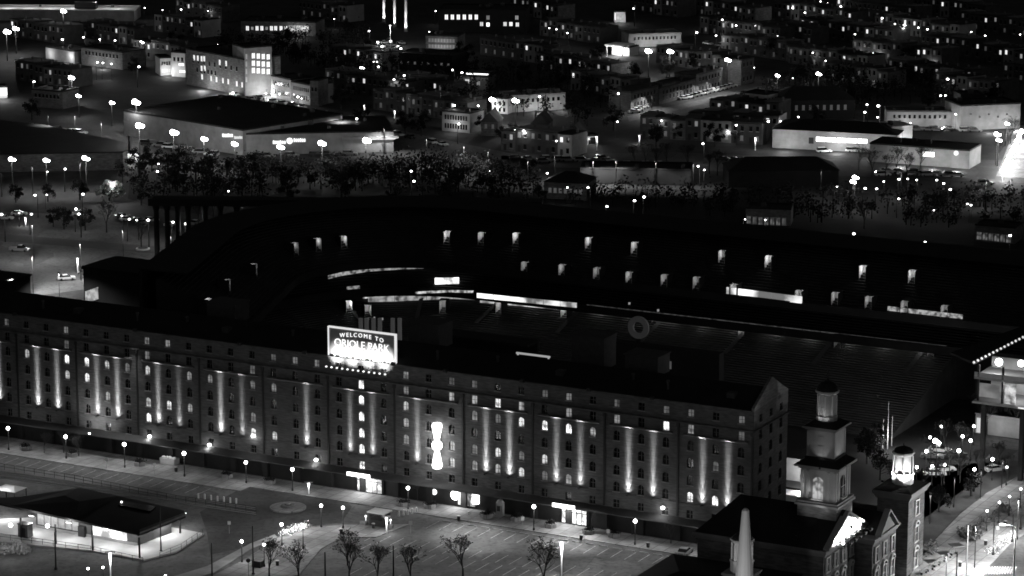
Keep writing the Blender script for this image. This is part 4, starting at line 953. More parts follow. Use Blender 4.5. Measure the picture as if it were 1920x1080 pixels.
o = thing("shelter", "small white canopy shelter at the photo's left edge behind the rail stop", "shelter", un(20, 940), GR); part("roof", MB().hip(-2.6, 2.6, -2, 2, 2.6, 3.1, 1.6), WHITE, o)
for a in (-2.4, 2.4):
    for b in (-1.8, 1.8): part("post", MB().box(a - .06, a + .06, b - .06, b + .06, 0, 2.59), METAL, o)
point(o, (0, -3, 3.6), 300, .3)
o = thing("rail_tracks", "pair of dark rail tracks curving past the rail stop", "railway", un(0, 885)); tk = MB()
for off in (0, 3.2, 9.0, 12.2):
    q = [un(-30, 880 + off) - un(0, 885), un(330, 931 + off) - un(0, 885), un(480, 953 + off) - un(0, 885)]
    for a, b in zip(q, q[1:]): tk.tube((a.x, a.y, .09), (b.x, b.y, .09), .06, .06, 4)
part("rails", tk, GALV, o)
shrubs2 = [(8, 1038), (22, 1036), (36, 1034), (46, 1038)]
p0 = un(24, 1042); lf = MB(); rg = random.Random(9)
for x, y in shrubs2:
    c = un(x, y) - p0
    for k in range(260):
        p = c + Vector((rg.gauss(0, .6), rg.gauss(0, .5), abs(rg.gauss(.6, .5)))); u = Vector((rg.gauss(0, 1), rg.gauss(0, 1), rg.gauss(0, 1))).normalized() * .2; v_ = u.orthogonal() * .8
        lf.add([p - u, p + v_, p + u, p - v_], [(0, 1, 2, 3)])
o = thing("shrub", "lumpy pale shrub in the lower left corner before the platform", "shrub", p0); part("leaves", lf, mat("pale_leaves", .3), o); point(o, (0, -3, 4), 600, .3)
for i, (x, y) in enumerate([(165, 1066), (193, 1064), (115, 1084), (340, 1086), (310, 1080)]): lamp("dimglobe", x, y, "small low lamp, %s from left along the lower left edge" % nth(sorted([115, 165, 193, 310, 340]).index(x)), "small lamps at the lower left")

# ---------------------------------------------------------------- right: street front, park, gate hall
for i, (x, y0, y1, l) in enumerate([(1812, 985, 1082, "tall pale street lamp pole on the bright pavement"), (1793, 1035, 1088, "thin dark pole left of the tall pale street lamp"), (1862, 975, 1040, "dark pole at the glowing planter by the kerb"), (1898, 958, 1016, "dark pole at the right kerb, before the parked scooter"), (1913, 950, 992, "last dark pole at the photo's right edge")]):
    h = (y1 - y0) / 10.2; m_ = GALV if i == 0 else METAL
    o = place("rp%d%d" % (i == 0, int(h)), mk_pole(h, .14, m_), un(x, y1, .12), 0, l, "pole")
for i, (x, y) in enumerate([(1851, 958), (1874, 942), (1893, 931), (1914, 917)]):
    lamp("dimglobe", x, y, "dim lantern, %s from the left in the row along the park edge" % nth(i), "dim lanterns along the park")
for i, (x, y) in enumerate([(1732, 1076), (1744, 1070), (1756, 1062), (1766, 1055), (1777, 1048), (1788, 1040)]):
    place("bench", mk_bench, un(x, y, .12), R(50), "%s from the left of the benches slanting along the bright pavement" % nth(i), "bench", "benches on the pavement")
for i, (x, y) in enumerate([(1747, 1053), (1770, 1037), (1793, 1022)]):
    place("tree_pit", lambda: (lambda o: (part("grate", MB().prism([(-1.1, -1.1), (1.1, -1.1), (1.1, 1.1), (-1.1, 1.1)], 0, .06), METAL, o), part("rim", MB().box(-1.25, 1.25, -1.25, -1.11, 0, .1), CONC, o), o)[2])(emp("tree_pit")), un(x, y, .125), R(20), "%s from the left of the dark square tree pits in the bright pavement" % nth(i), "tree pit", "tree pits")
shrubs("lit_planter", [(1858 + k * 5.5, 1038 - k * 4) for k in range(8)], "long planter of glowing white-lit shrubs at the kerb on the right", 2)
pv = thing("street_light_mast", "very tall street lamp mast beyond the right edge that lights the bright pavement", "street lamp", un(1900, 1100, 0), 0)
part("pole", MB().lathe([(.2, 0), (.1, 11)], 8).tube((0, 0, 11), (-2, 1, 11.3), .08), GALV, pv); part("lamp_head", MB().box(-2.6, -1.6, .6, 1.3, 11.0, 11.2), lit(8), pv); point(pv, (-2.2, 1, 10.6), 16000, .3)
for q in ((1830, 985, 15000), (1910, 935, 16000), (1775, 1040, 9000)):
    p = un(q[0], q[1], 8); p.z = 0
    o = thing("street_lamp", "street lamp pole on the bright pavement %s" % {1830: "beside the tall pale pole", 1910: "at the far right kerb", 1775: "by the slanting benches"}[q[0]], "street lamp", p, cam_rz(p))
    part("pole", MB().lathe([(.1, 0), (.07, 8)], 6), METAL, o); part("lamp_head", MB().box(-.25, .25, -.9, .1, 7.95, 8.1), METAL, o); spot(o, (0, -.6, 7.9), (0, -.3, 0), q[2], R(150), .6, .2)
for i, (x, y, s_) in enumerate([(1650, 900, .7), (1760, 960, .6), (1820, 930, .6), (1625, 870, .8), (1640, 850, .7)]):
    tree("ever", x, y, "dark leafy tree, %s from left in the unlit park behind the station" % nth(sorted([1650, 1760, 1820, 1625, 1640]).index(x)), s_, "park trees")
for i, (x, y, s_) in enumerate([(1770, 845, .9), (1800, 852, .9), (1850, 815, 1.1), (1880, 812, 1.1), (1905, 818, 1.1), (1840, 800, 1.0), (1745, 870, .8), (1890, 900, .7), (1730, 930, .8), (1765, 915, .8), (1800, 905, .8), (1835, 895, .8), (1870, 880, .8), (1780, 890, .8)]):
    tree("bare", x, y, "bare tree, %s from the left of those between station and gate hall" % nth(sorted([1770, 1800, 1850, 1880, 1905, 1840, 1745, 1890, 1730, 1765, 1800.5, 1835, 1870, 1780]).index(x if y != 905 else 1800.5)), s_, "bare trees before the gate hall")
for i, (x, y, k) in enumerate([(1757, 828, "mid"), (1744, 820, "globe"), (1765, 800, "globe"), (1805, 818, "globe"), (1820, 826, "plaza"), (1826, 799, "globe"), (1737, 846, "plaza"), (1798, 845, "plaza"), (1719, 876, "globe"), (1748, 874, "globe"), (1771, 871, "globe"), (1861, 861, "plaza"), (1827, 880, "globe"), (1888, 876, "dimglobe")]):
    lamp(k, x, y, "lamp in the tree-lined road by the gate hall, %s from the left" % nth(sorted([1757, 1744, 1765, 1805, 1820, 1826, 1737, 1798, 1719, 1748, 1771, 1861, 1827, 1888]).index(x)), "lamps in the tree-lined road")
for i, (x, y, t) in enumerate([(1762, 848, "white"), (1748, 860, "grey"), (1752, 892, "white"), (1770, 884, "white"), (1866, 884, "white"), (1792, 858, "black")]):
    car("sedan", t, x, y, R(-20 + 10 * i), "%s car, %s from the left on the tree-lined road below the gate hall" % (t, nth(sorted([1762, 1748, 1752, 1770, 1866, 1792]).index(x))), "cars on the tree-lined road", 3 if i == 0 else 0)
for i, (x, y0, y1) in enumerate([(1655, 785, 842), (1664, 753, 842), (1672, 780, 836)]):
    p = un(x, y1); h = (y1 - y0) / 9.1; o = thing("flagpole", "slim flagpole, %s of the three standing in the dark behind the station" % ["leftmost and short", "middle and tallest", "rightmost"][i], "flagpole", p, 0, "three flagpoles"); part("pole", MB().lathe([(.13, 0), (.07, h)], 6), GALV, o); part("ball", MB().ball((0, 0, h + .1), .12), GALV, o); point(o, (-1, -4, 3), 500, .3)
gh = thing("gate_hall", "glowing gate hall with a bulb-edged canopy and lit glass decks, at the right edge", "building", L(7, 66, 0), GR)
def gl(x, y, w_): a = onw(x, y, w_ - 34); return a[0] - 7, a[1]
a0, z0 = gl(1826, 706, 100); a1, z1 = gl(1832, 752, 100); _, z2 = gl(1832, 684, 100)
part("roof_deck", MB().box(a0, a0 + 26, .3, 14, z0 - .5, z0), CONC, gh)
part("lower_deck", MB().box(a0, a0 + 26, -.4, 14, z1 - .4, z1), CONC, gh)
part("back_wall", MB().box(a0 + .5, a0 + 26, 9, 9.4, z1 + .01, z2 - .2), mat("hall_wall", .5, .8, .15, .4), gh)
for k in range(5): part("column", MB().box(a0 + .6 + k * 5, a0 + 1 + k * 5, .31, .7, z1 + .01, z2 + k * .01), METAL, gh)
part("glass_panel", MB().box(a0 + 1.1, a0 + 6, .35, .45, z1 + .9, z0 - 1.2), lit(.11, clutter=.4), gh); part("lit_door", MB().box(a0 + 6.3, a0 + 8.6, .35, .45, z1 + .1, z0 - .8), lit(.5, clutter=.7), gh); part("glass_panel", MB().box(a0 + 11.6, a0 + 17, .35, .45, z1 + .3, z0 - .8), lit(1.6, clutter=.2), gh)
part("lower_band", MB().box(a0 + 9.4, a0 + 17, -.5, -.41, z1 - .35, z1 - .05), lit(.8), gh)
for k in range(4): part("stilt", MB().box(a0 + 1 + k * 8, a0 + 1.9 + k * 8, 2, 2.9, 0, z1 - .41), DARKC, gh)
part("railing_wall", MB().box(a0, a0 + 26, .31, .4, z0 + .01, z0 + .9), GALV, gh)
q0 = un(1826, 684, z2); q1 = un(1945, 623, z2); A = inv(q0); B = inv(q1)
ca = (A[0] - 7, A[1] - 66); cb = (B[0] - 7, B[1] - 66)
part("canopy", MB().prism([ca, cb, (cb[0] - 3, cb[1] + 8), (ca[0] - 7, ca[1] + 6)], z2, z2 + .4), ROOF, gh)
for k in range(18):
    t_ = k / 17; part("bulb", MB().ball((ca[0] + (cb[0] - ca[0]) * t_, ca[1] + (cb[1] - ca[1]) * t_, z2 + .5), .26), lit(.8), gh)
q = gl(1873, 679, 104); part("globe", MB().ball((q[0], 4, q[1]), .8), lit(6), gh); point(gh, (q[0], 2, q[1] - .3), 1100, .5); part("globe", MB().ball((q[0] + 4.2, 5, q[1]), .7), lit(4), gh)
point(gh, (a0 + 8, 3, z0 - 1.5), 400, .4); point(gh, (a0 + 14, 3, z0 - 1.5), 600, .4); point(gh, (a0 + 15, 3, z0 + 3), 500, .4)
part("awning", MB().tube((a0 + 10.2, 1.2, z0 + 1.2), (a0 + 15.5, 7, z0 + 4.8), .8, .8, 10), GALV, gh)
lw = thing("retaining_wall", "pale lit wall behind bare trees below the gate hall", "wall", un(1828, 812), GR); part("wall", MB().box(0, 24, 0, .6, 0, 4.2), PALE2, lw); part("coping", MB().box(-.1, 24.1, -.1, .7, 4.21, 4.4), CONC, lw)
part("lit_doorway", MB().box(.3, 1.4, -.06, -.003, .2, 3.4), lit(.5), lw)
for k in (5, 11, 18): point(lw, (k, -3, 3.2), 260, .3)
cs = thing("white_marquee", "white lit rooms and awning glimpsed between the warehouse gable and the station tower", "building", un(1462, 950), GR)
part("wall", MB().box(0, 12, 3, 3.5, 0, 9), PALE, cs); part("floor", MB().box(-.5, 12.5, -1.5, 3, 4.2, 4.6), METAL, cs); part("awning", MB().add([(0, -2.5, 2.2), (6, -2.5, 2.2), (6, 2.9, 4.0), (0, 2.9, 4.0)], [(0, 1, 2, 3)]) or MB().box(0, 6, -2.5, 2.9, 3.2, 3.4), WHITE, cs)
point(cs, (4, 0, 3.6), 900, .3); point(cs, (5, -1, 7.5), 1200, .3); lamp("plaza", 1501, 902, "globe lamp between the warehouse gable and the station tower")

# clutter of the street front: clipped shrubs, litter bins, newspaper boxes, people-free crossing poles
def mk_shrub():
    o = emp("shrub"); lf = MB(); rg = random.Random(21)
    for k in range(170):
        p = Vector((rg.gauss(0, .5), rg.gauss(0, .45), abs(rg.gauss(.45, .35)))); u = Vector((rg.gauss(0, 1), rg.gauss(0, 1), rg.gauss(0, 1))).normalized() * .16; v_ = u.orthogonal() * .8
        lf.add([p - u, p + v_, p + u, p - v_], [(0, 1, 2, 3)])
    part("leaves", lf, mat("mid_leaves", .09, .9, .4, .6), o); mb = MB(); mb.tube((0, 0, 0), (0, 0, .7), .05, .03, 5); part("stem", mb, BARK, o); return o
for i, (x, y) in enumerate([(1806, 1004), (1814, 1010), (1822, 1013), (1830, 1008), (1836, 1001), (1843, 994), (1826, 1000), (1816, 1001), (1845, 985), (1858, 977), (1868, 968), (1880, 960), (1738, 1040), (1746, 1032)]):
    place("shrub", mk_shrub, un(x, y, .12), i * .7, "clipped shrub beside the bright pavement, %s from the left" % nth(sorted([1806, 1814, 1822, 1830, 1836, 1843, 1826, 1816, 1845, 1858, 1868, 1880, 1738, 1746]).index(x)), "shrub", "clipped shrubs of the pavement", rnd.uniform(.8, 1.5))
def mk_bin():
    o = emp("litter_bin"); part("body", MB().lathe([(.28, 0), (.32, .85)], 10), METAL, o); part("rim", MB().lathe([(.35, .851), (.33, .95)], 10), GALV, o); return o
for i, (x, y) in enumerate([(1848, 1022), (1800, 1062), (1885, 985), (640, 1000), (700, 990), (520, 1060), (1090, 1012), (860, 976), (330, 884), (1215, 1026)]):
    place("bin", mk_bin, un(x, y, .13), 0, "dark round litter bin %s" % ["by the glowing planter", "left of the tall pale pole", "near the right-hand lanterns", "on the path below the paved disc", "left of the parking booth", "beside the low utility cabinet", "at the car park kerb, right of the right-hand entrance", "at the kerb below the lit shop front", "beside the heaped container", "at the car park's right kerb"][i], "litter bin")
def mk_sign():
    o = emp("road_sign"); part("post", MB().tube((0, 0, 0), (0, 0, 2.4), .04), GALV, o); part("plate", MB().box(-.3, .3, -.07, -.045, 1.7, 2.4), STONE, o); return o
for i, (x, y) in enumerate([(1140, 1016), (980, 992), (880, 982), (770, 1000), (430, 1000), (1870, 1010), (290, 890), (200, 880)]):
    p = un(x, y, .1); place("road_sign", mk_sign, p, cam_rz(p), "small blank white plate on a thin post, %s from left along the car parks" % nth(sorted([1140, 980, 880, 770, 430, 1870, 290, 200]).index(x)), "road sign", "small post signs")
def mk_stop():
    o = emp("wheel_stop"); part("bar", MB().prism([(-.9, -.1), (.9, -.1), (.9, .1), (-.9, .1)], .006, .14), CONC, o); return o
k = 0
for s in range(24):
    place("wheel_stop", mk_stop, L(-60 + s * 2.75 + 1.37, -9.2, 0), GR, "low concrete wheel stop at the head of a bay, %s from the left" % nth(s), "wheel stop", "wheel stops of the striped car park")

for i, (x, y) in enumerate([(1745, 925), (1790, 895), (1840, 880), (1700, 895), (1880, 860)]):
    p = un(x, y, 6); p.z = 0; o = thing("park_lamp", "dark-headed park lamp between station and gate hall, %s from the left" % nth(sorted([1745, 1790, 1840, 1700, 1880]).index(x)), "lamp", p, cam_rz(p), "dark-headed park lamps"); part("pole", MB().lathe([(.08, 0), (.06, 6)], 6), METAL, o); part("lamp_head", MB().box(-.25, .25, -.8, .1, 5.95, 6.1), METAL, o); spot(o, (0, -.6, 5.8), (0, -.2, 0), 1500, R(150), .6)

# ---------------------------------------------------------------- the town beyond the ballpark
class Block:
    """a building standing on its front base line, given by two street points seen in the photo"""
    def __init__(b, name, label, cat, q1, q2, depth, h, wall, roof='flat', rm=None, group=None, rh=2.5):
        b.p1 = un(*q1); p2 = un(*q2); d = p2 - b.p1; b.w = d.length; b.d = d.normalized(); b.h = h
        b.rz = math.atan2(d.y, d.x); b.o = thing(name, label, cat, b.p1, b.rz, group); rm = rm or ROOF
        part("wall", MB().box(0, b.w, 0, depth, 0, h), wall, b.o)
        if roof == 'flat': part("roof", MB().box(.3, b.w - .3, .3, depth - .3, h + .003, h + .06).box(-.12, b.w + .12, -.12, .299, h + .002, h + .5).box(-.12, b.w + .12, depth - .299, depth + .12, h + .002, h + .5).box(-.12, .299, .3, depth - .3, h + .002, h + .5).box(b.w - .299, b.w + .12, .3, depth - .3, h + .002, h + .5), rm, b.o)
        if roof == 'flat':
            for k in range(min(5, int(b.w / 6))):
                x, y, q = rnd.uniform(1.2, b.w - 2.2), rnd.uniform(1.2, max(1.3, depth - 3)), rnd.uniform(.5, 1.2)
                if depth > 4: part("roof_unit", MB().box(x, x + q * 1.5, y, y + q * 1.2, h + .065, h + .4 + q), ROOF2, b.o)
        elif roof == 'hip': part("roof", MB().hip(-.4, b.w + .4, -.4, depth + .4, h + .003, h + rh, min(depth, b.w) * .45), rm, b.o)
        elif roof == 'gable': part("roof", MB().gable(-.3, b.w + .3, -.4, depth + .4, h + .003, h + rh, 'x'), rm, b.o)
        elif roof == 'end': part("roof", MB().gable(-.3, b.w + .3, -.3, depth + .3, h + .003, h + rh, 'y'), rm, b.o)
    def at(b, x, y):
        r = ray(x, y); n = Vector((b.d.y, -b.d.x, 0)); o = Vector((0, 0, CAMH))
        t = n.dot(b.p1 - o) / n.dot(r); p = o + r * t - b.p1; return p.dot(b.d), p.z
    def win(b, x, y, w_, hh, v, clutter=0, name="window"):
        a, z = b.at(x, y); z = max(hh / 2 + .2, z)
        m = MB().box(-w_ / 2, w_ / 2, -.03, -.003, -hh / 2, hh / 2, 0)
        m.box(-w_ / 2 - .12, w_ / 2 + .12, -.12, -.004, hh / 2 + .002, hh / 2 + .14, 1).box(-w_ / 2 - .12, w_ / 2 + .12, -.14, -.004, -hh / 2 - .14, -hh / 2 - .002, 1).box(-.05, .05, -.07, -.031, -hh / 2, hh / 2, 1)
        o = part(name, m, [lit(v, clutter=clutter) if v else GLASS, CONC], b.o, loc=(a, 0, z)); return o
    def row(b, n, z, w_, hh, v=0, x0=None, x1=None):
        x0 = b.w * .08 if x0 is None else x0; x1 = b.w * .92 if x1 is None else x1; m = MB()
        for k in range(n):
            x = x0 + (x1 - x0) * (k + .5) / n
            part("window", MB().box(-w_ / 2, w_ / 2, -.03, -.003, -hh / 2, hh / 2, 0).box(-w_ / 2 - .1, w_ / 2 + .1, -.14, -.004, -hh / 2 - .16, -hh / 2 - .002, 1), [lit(v) if v else GLASS, CONC], b.o, loc=(x, 0, z))
    def light(b, x, y, out, watts):
        a, z = b.at(x, y); point(b.o, (a, -out, max(z, 1.5)), watts, .3)
B = Block("brick_block", "four-storey brick block with a few lit windows, left of the bright window tower", "building", (350, 158), (459, 180), 16, 13, BRICK3)
for x, y in ((364, 108), (371, 109), (378, 110), (383, 110), (378, 128), (384, 128), (412, 117), (424, 119), (379, 144)): B.win(x, y, 1.0, 1.9, 1.1)
for x, y in ((396, 147), (406, 149), (418, 151), (428, 153), (444, 157), (454, 159)): B.win(x, y, .9, 1.8, .7)
B.row(9, 9.3, .9, 1.6); B.row(6, 6.2, .9, 1.6, 0, 6, 20); B.light(400, 172, 5, 2600); B.light(440, 172, 6, 2600)
B = Block("window_tower", "square stair tower with three rows of glaring windows beside the brick block", "building", (460, 180), (511, 176), 11, 17.2, PALE2)
for y in (104.5, 118.5, 132):
    for k in range(4): B.win(475 + k * 9.3, y + k * .7, 1.2, 1.9, 1.15)
for y in (106, 120, 134, 149): B.win(462, y, .5, 1.8, .35)
B.light(487, 168, 6, 3600)
B = Block("terrace", "lit pale terrace of tall narrow houses right of the bright window tower", "terrace", (509, 182), (546, 190), 10, 7.6, PALE2); B.row(9, 5.6, .6, 1.5); B.row(9, 2.4, .6, 1.7); B.light(520, 178, 4, 700); B.light(540, 178, 4, 700)
B = Block("terrace", "lower second terrace further right, ending at a dark chimney block", "terrace", (547, 191), (583, 198), 10, 7.0, PALE2); B.row(8, 5.2, .6, 1.4); B.row(8, 2.2, .6, 1.6); B.light(565, 186, 4, 800)
B = Block("brick_house", "dark chimney-like brick block at the right end of the two lit terraces", "house", (582, 199), (597, 200), 8, 9, BRICK3)
B.row(2, 6, .8, 1.4)
B = Block("terrace", "small pale lit houses at the left of the four-storey brick block", "terrace", (301, 142), (322, 141), 9, 6.5, PALE); B.row(4, 4.6, .7, 1.4); B.row(4, 1.8, .7, 1.4, .25); B.light(310, 134, 3, 700)
B = Block("terrace", "taller pale lit house row touching the left end of the brick block", "terrace", (322, 143), (348, 145), 9, 9, PALE); B.row(3, 6.6, .9, 1.5); B.win(340, 121, 2.4, 1, 1.2); B.win(342, 134, 2.6, 1, 1.2); B.light(335, 132, 4, 800)
B = Block("long_hall", "long dark hall with a row of lit windows under the photo's top edge", "building", (452, 64), (592, 68), 14, 5.5, BRICK3)
for x in (464, 482, 491, 509, 517, 527, 536): B.win(x, 53, 1.2, 1.8, 1.0)
for x in (500, 473): B.win(x, 53, .9, 1.2, .3)
B.win(560, 53, 8.5, 2.2, .4, .5); B.light(560, 57, 5, 900)
B = Block("store", "big-box store with a blank floodlit side wall and a black flat roof", "store", (233, 253), (456, 292), 44, 8.0, PALE2)
def sign_letters(B, x0, x1, y, n, hh, v, skip=()):
    for k in range(n):
        if k in skip: continue
        x = x0 + (x1 - x0) * (k + .5) / n; a, z = B.at(x, y + (0))
        w_ = (B.at(x1, y)[0] - B.at(x0, y)[0]) / n * .36
        part("sign_letter", MB().box(a - w_, a + w_, -.2, -.003, z - hh / 2, z + hh * (.5 if k % 3 else .62)), lit(v), B.o)
sign_letters(B, 417, 437, 254, 6, .9, 1.6); sign_letters(B, 439, 455, 258, 5, .8, .6)
B = Block("store_wing", "store wing with two lit signs and a round emblem, facing the tree belt", "store", (457, 291), (738, 285), 30, 6.6, PALE2)
sign_letters(B, 511, 536, 267, 6, 1.0, 1.3); sign_letters(B, 550, 573, 263, 6, 1.0, 1.3)
a, z = B.at(543, 264); part("sign_emblem", MB().tube((a, -.3, z), (a, -.003, z), .95, .95, 14), lit(1.8), B.o); a, z = B.at(665, 252)
part("fascia", MB().box(a - 4, a + 14, -1.4, -.003, 4.6, 5.3), CONC, B.o); part("lit_soffit", MB().box(a + 4, a + 13, -1.3, -.1, 4.4, 4.58), lit(1), B.o)
def slab(name, label, pts, h, wall, roof, cat="building"):
    P = [un(x, y, h) for x, y in pts]; c = Vector((sum(p.x for p in P) / len(P), sum(p.y for p in P) / len(P), 0)); o = thing(name, label, cat, c)
    q = [(p.x - c.x, p.y - c.y) for p in P]; part("wall", MB().prism(q, 0, h), wall, o); part("roof", MB().prism([(x * 1.01, y * 1.01) for x, y in q], h + .003, h + .35), roof, o); return o
slab("warehouse_shed", "broad black flat-roofed shed at the photo's left edge before the store", [(-50, 222), (85, 236), (238, 270), (239, 282), (230, 286), (-50, 291)], 5.5, BRICK3, ROOF)
B = Block("corner_shop", "pale low building under two glaring lamps, left below the long lit deck", "building", (86, 110), (140, 119), 9, 4.5, PALE2); B.light(95, 100, 2, 500); B.light(134, 106, 2, 800)
B = Block("brick_row", "dim brick row with lamps along its foot, right of the low glaring building", "building", (153, 121), (230, 131), 12, 6.5, BRICK3); B.row(10, 4.8, .9, 1.4); B.light(180, 119, 4, 900); B.light(208, 124, 4, 900)
B = Block("brick_row", "dim brick row with pale windows below the lit hall, left of the centre", "building", (798, 93), (858, 95), 12, 5.5, BRICK3); B.row(9, 3.9, .9, 1.3, .04); B.row(9, 1.5, .9, 1.3, .06); B.light(828, 88, 6, 900)
B = Block("dark_factory", "large dark factory with six lit windows in a row near the top edge", "factory", (822, 62), (986, 64), 20, 9.5, mat("near_black_brick", .016, .9, .3, .3))  # brick colour set near black over the whole building
for k in range(6): B.win(837 + k * 11.2, 32, 1.3, 2.0, 1.1)
for x, y, v in ((903, 45, .7), (915, 46, 1.8), (947, 45, .8), (958, 45, 1.2), (970, 46, .9), (915, 33, .15), (969, 33, .25)): B.win(x, y, 1.3, 1.6, v)
B = Block("dark_factory", "dark hall with a faint row of small windows in the unlit quarter", "factory", (745, 130), (848, 136), 14, 6, mat("near_black_brick", .04))
for k in range(8): B.win(753 + k * 12.5, 117 + k * .6, .8, .9, .1)
for i, (x, y) in enumerate([(720, 41), (740, 50), (761, 59)]):
    p = un(x, y); o = thing("chimney_stack", "%s of three slim floodlit stacks cut by the photo's top edge" % ["leftmost", "middle", "rightmost"][i], "chimney", p); part("shaft", MB().lathe([(.85, 0), (.6, 3), (.5, 22)], 10), PALE, o); part("band", MB().lathe([(.75, 21), (.75, 21.5)], 10), CONC, o); spot(o, (0, -2.4, .3), (0, 0, 6), 5200, R(70), .8); spot(o, (0, -2.4, .3), (0, 0, 14), 16000, R(26), .8)
B = Block("market_hall", "low building with a glaring white canopy strip along its top", "building", (868, 168), (915, 170), 10, 4.8, BRICK3); a, z = B.at(896, 138); part("canopy_light", MB().box(a - 4, a + 4, -1.4, -.1, 5.9, 6.4), lit(2.2), B.o); part("canopy", MB().box(a - 4.3, a + 4.3, -1.5, 5, 6.41, 6.6).box(a - 4, a - 3.7, -.6, -.3, 4.82, 6.4), METAL, B.o); B.win(876, 152, 1.6, 1.4, .6); B.win(897, 156, 1.2, 1.4, .15)
B = Block("brick_row", "narrow-windowed pale brick row with one globe of light before it, left of the gabled houses", "building", (829, 245), (881, 250), 9, 6.5, PALE2); B.row(9, 4.8, .7, 1.6); B.row(9, 1.9, .7, 1.7); B.light(858, 231, 3, 700)
for i, (x, y, l) in enumerate([(918, 254, "dark gabled house with pale roof edges right of the narrow-windowed brick row"), (1012, 258, "small dark gabled house in the unlit middle of the town"), (1078, 280, "dark gabled house beside the white garage and its lit post")]):
    B = Block("gabled_house", l, "house", (x - 16, y), (x + 15, y + 1), 9, 4.6, BRICK3, 'end', ROOF2, rh=3.4); B.row(2, 3.2, .8, 1.3, .03); part("chimney", MB().box(.6, 1.2, 3, 3.6, 5.2, 8.6), BRICK3, B.o)
B = Block("corner_house", "pale floodlit house under the two star-bright lamps in the town's middle", "house", (922, 212), (952, 214), 9, 5.2, PALE); B.row(3, 3.6, .8, 1.4); B.row(3, 1.4, .8, 1.3); B.light(928, 203, 3.5, 1500)
B = Block("row_of_shops", "grey row of shops with a pale roof edge right of the floodlit house", "building", (957, 211), (1060, 205), 11, 5.5, PALE2, rm=ROOF3); B.row(9, 3.9, .9, 1.3); B.light(1000, 200, 4, 900); B.light(1045, 200, 4, 500)
B = Block("garage", "small white garage next to the tallest lit post, right of a gabled house", "garage", (1099, 272), (1121, 271), 5, 2.8, PALE); B.row(1, 1.3, 2.4, 2.2); B.light(1108, 266, 2.5, 260)
B = Block("row_of_shops", "grey flat-roofed row behind the two star-bright lamps, right of the glaring forecourt", "building", (1179, 89), (1277, 86), 12, 5, PALE2, rm=ROOF3); B.row(12, 3.5, .7, 1.2); B.light(1210, 84, 6, 1600); B.light(1255, 84, 6, 1600)
B = Block("filling_station", "filling station with a glaring white canopy left of the grey flat-roofed row", "filling station", (1147, 103), (1180, 106), 7, 3.4, PALE); a, z = B.at(1160, 80); part("canopy", MB().box(-.5, 8.5, -5, 4, 4.2, 4.7), STONE, B.o); part("canopy_light", MB().box(0, 8, -4.8, -.2, 4.08, 4.19), lit(3), B.o)
for x in (.4, 7.6): part("column", MB().box(x - .15, x + .15, -4.5, -4.2, 0, 4.07), GALV, B.o)
point(B.o, (4, -2.5, 3.6), 3500, .5); part("shop_window", MB().box(.4, 7.5, -.05, -.003, .5, 3.0), lit(2.2), B.o); point(B.o, (4, -9, 6), 1200, .5)
B = Block("lit_house", "square house with a glowing front just below the photo's top edge", "house", (1152, 42), (1173, 42), 7, 4.4, PALE); B.win(1162, 32, 3, 2.4, .14, .8); B.win(1153.5, 31, .5, 3.2, 1.0); B.light(1162, 33, 4, 700)
for (q1, q2, h, l) in (((1183, 209), (1234, 196), 6.5, "left end of the slanting terrace, behind the first bright row of parked cars"), ((1235, 196), (1304, 179), 5.6, "low middle part of the slanting terrace, dark between two rows of bright cars"),
                       ((1305, 179), (1354, 166), 7.2, "slatted taller part of the slanting terrace, behind the second row of bright cars"), ((1389, 160), (1413, 154), 9, "tall dark block closing the slanting terrace at its right end")):
    B = Block("terrace", l, "terrace", q1, q2, 9, h, BRICK3, rm=ROOF2); n = int(B.w / 2.6); B.row(n, h - 1.7, .8, 1.4); B.row(n, 2.0, .8, 1.5)
B = Block("terrace", "pale terrace front with dark windows, left of the white corner house", "terrace", (1400, 227), (1437, 223), 9, 6.6, PALE2); B.row(6, 4.7, .8, 1.4); B.row(6, 1.8, .8, 1.5); B.light(1420, 218, 4, 1100)
B = Block("corner_house", "white narrow corner house between two terraces on the right", "house", (1438, 223), (1458, 218), 9, 8.2, PALE); B.row(3, 6.2, .8, 1.5); B.row(3, 3.2, .8, 1.5); B.light(1448, 212, 4, 1200)
B = Block("terrace", "long low pale terrace running up to the right from the white corner house", "terrace", (1459, 216), (1522, 196), 9, 5.2, PALE2, rm=ROOF3); B.row(9, 3.6, .8, 1.3); B.light(1490, 196, 5, 700)
B = Block("dark_house", "dark hip-roofed building between the lit terrace and the small forecourt", "building", (1462, 224), (1602, 222), 12, 6.5, mat("near_black_brick", .04), 'hip', rh=4); B.row(9, 4, .9, 1.6, .02)
B = Block("shop_building", "long pale shop building with a glaring strip window and a dark roof", "shop", (1448, 277), (1682, 289), 20, 6.2, PALE2, 'hip', ROOF, rh=2.2)
for k in range(5): B.win(1539 + k * 19.5, 261 + k * .9, 3.1, 1.5, 2.4)
part("side_door", MB().box(B.at(1521, 262)[0] - .8, B.at(1521, 262)[0] + .8, -.06, -.003, 2, 4), METAL, B.o); B.light(1480, 262, 7, 2600); B.light(1575, 270, 5, 2400); B.light(1640, 268, 6, 1200)
B = Block("annex_hall", "pale rounded annex with a glaring entrance at the shop building's right end", "building", (1672, 281), (1710, 279), 10, 7.2, PALE, rm=STONE); B.win(1672, 259, 3.6, 1.2, 2.2); B.light(1690, 262, 4, 1500)
B = Block("depot", "black-roofed low depot with an oval lit sign, before the pale shop building", "building", (1630, 303), (1817, 317), 13, 5.6, PALE2)
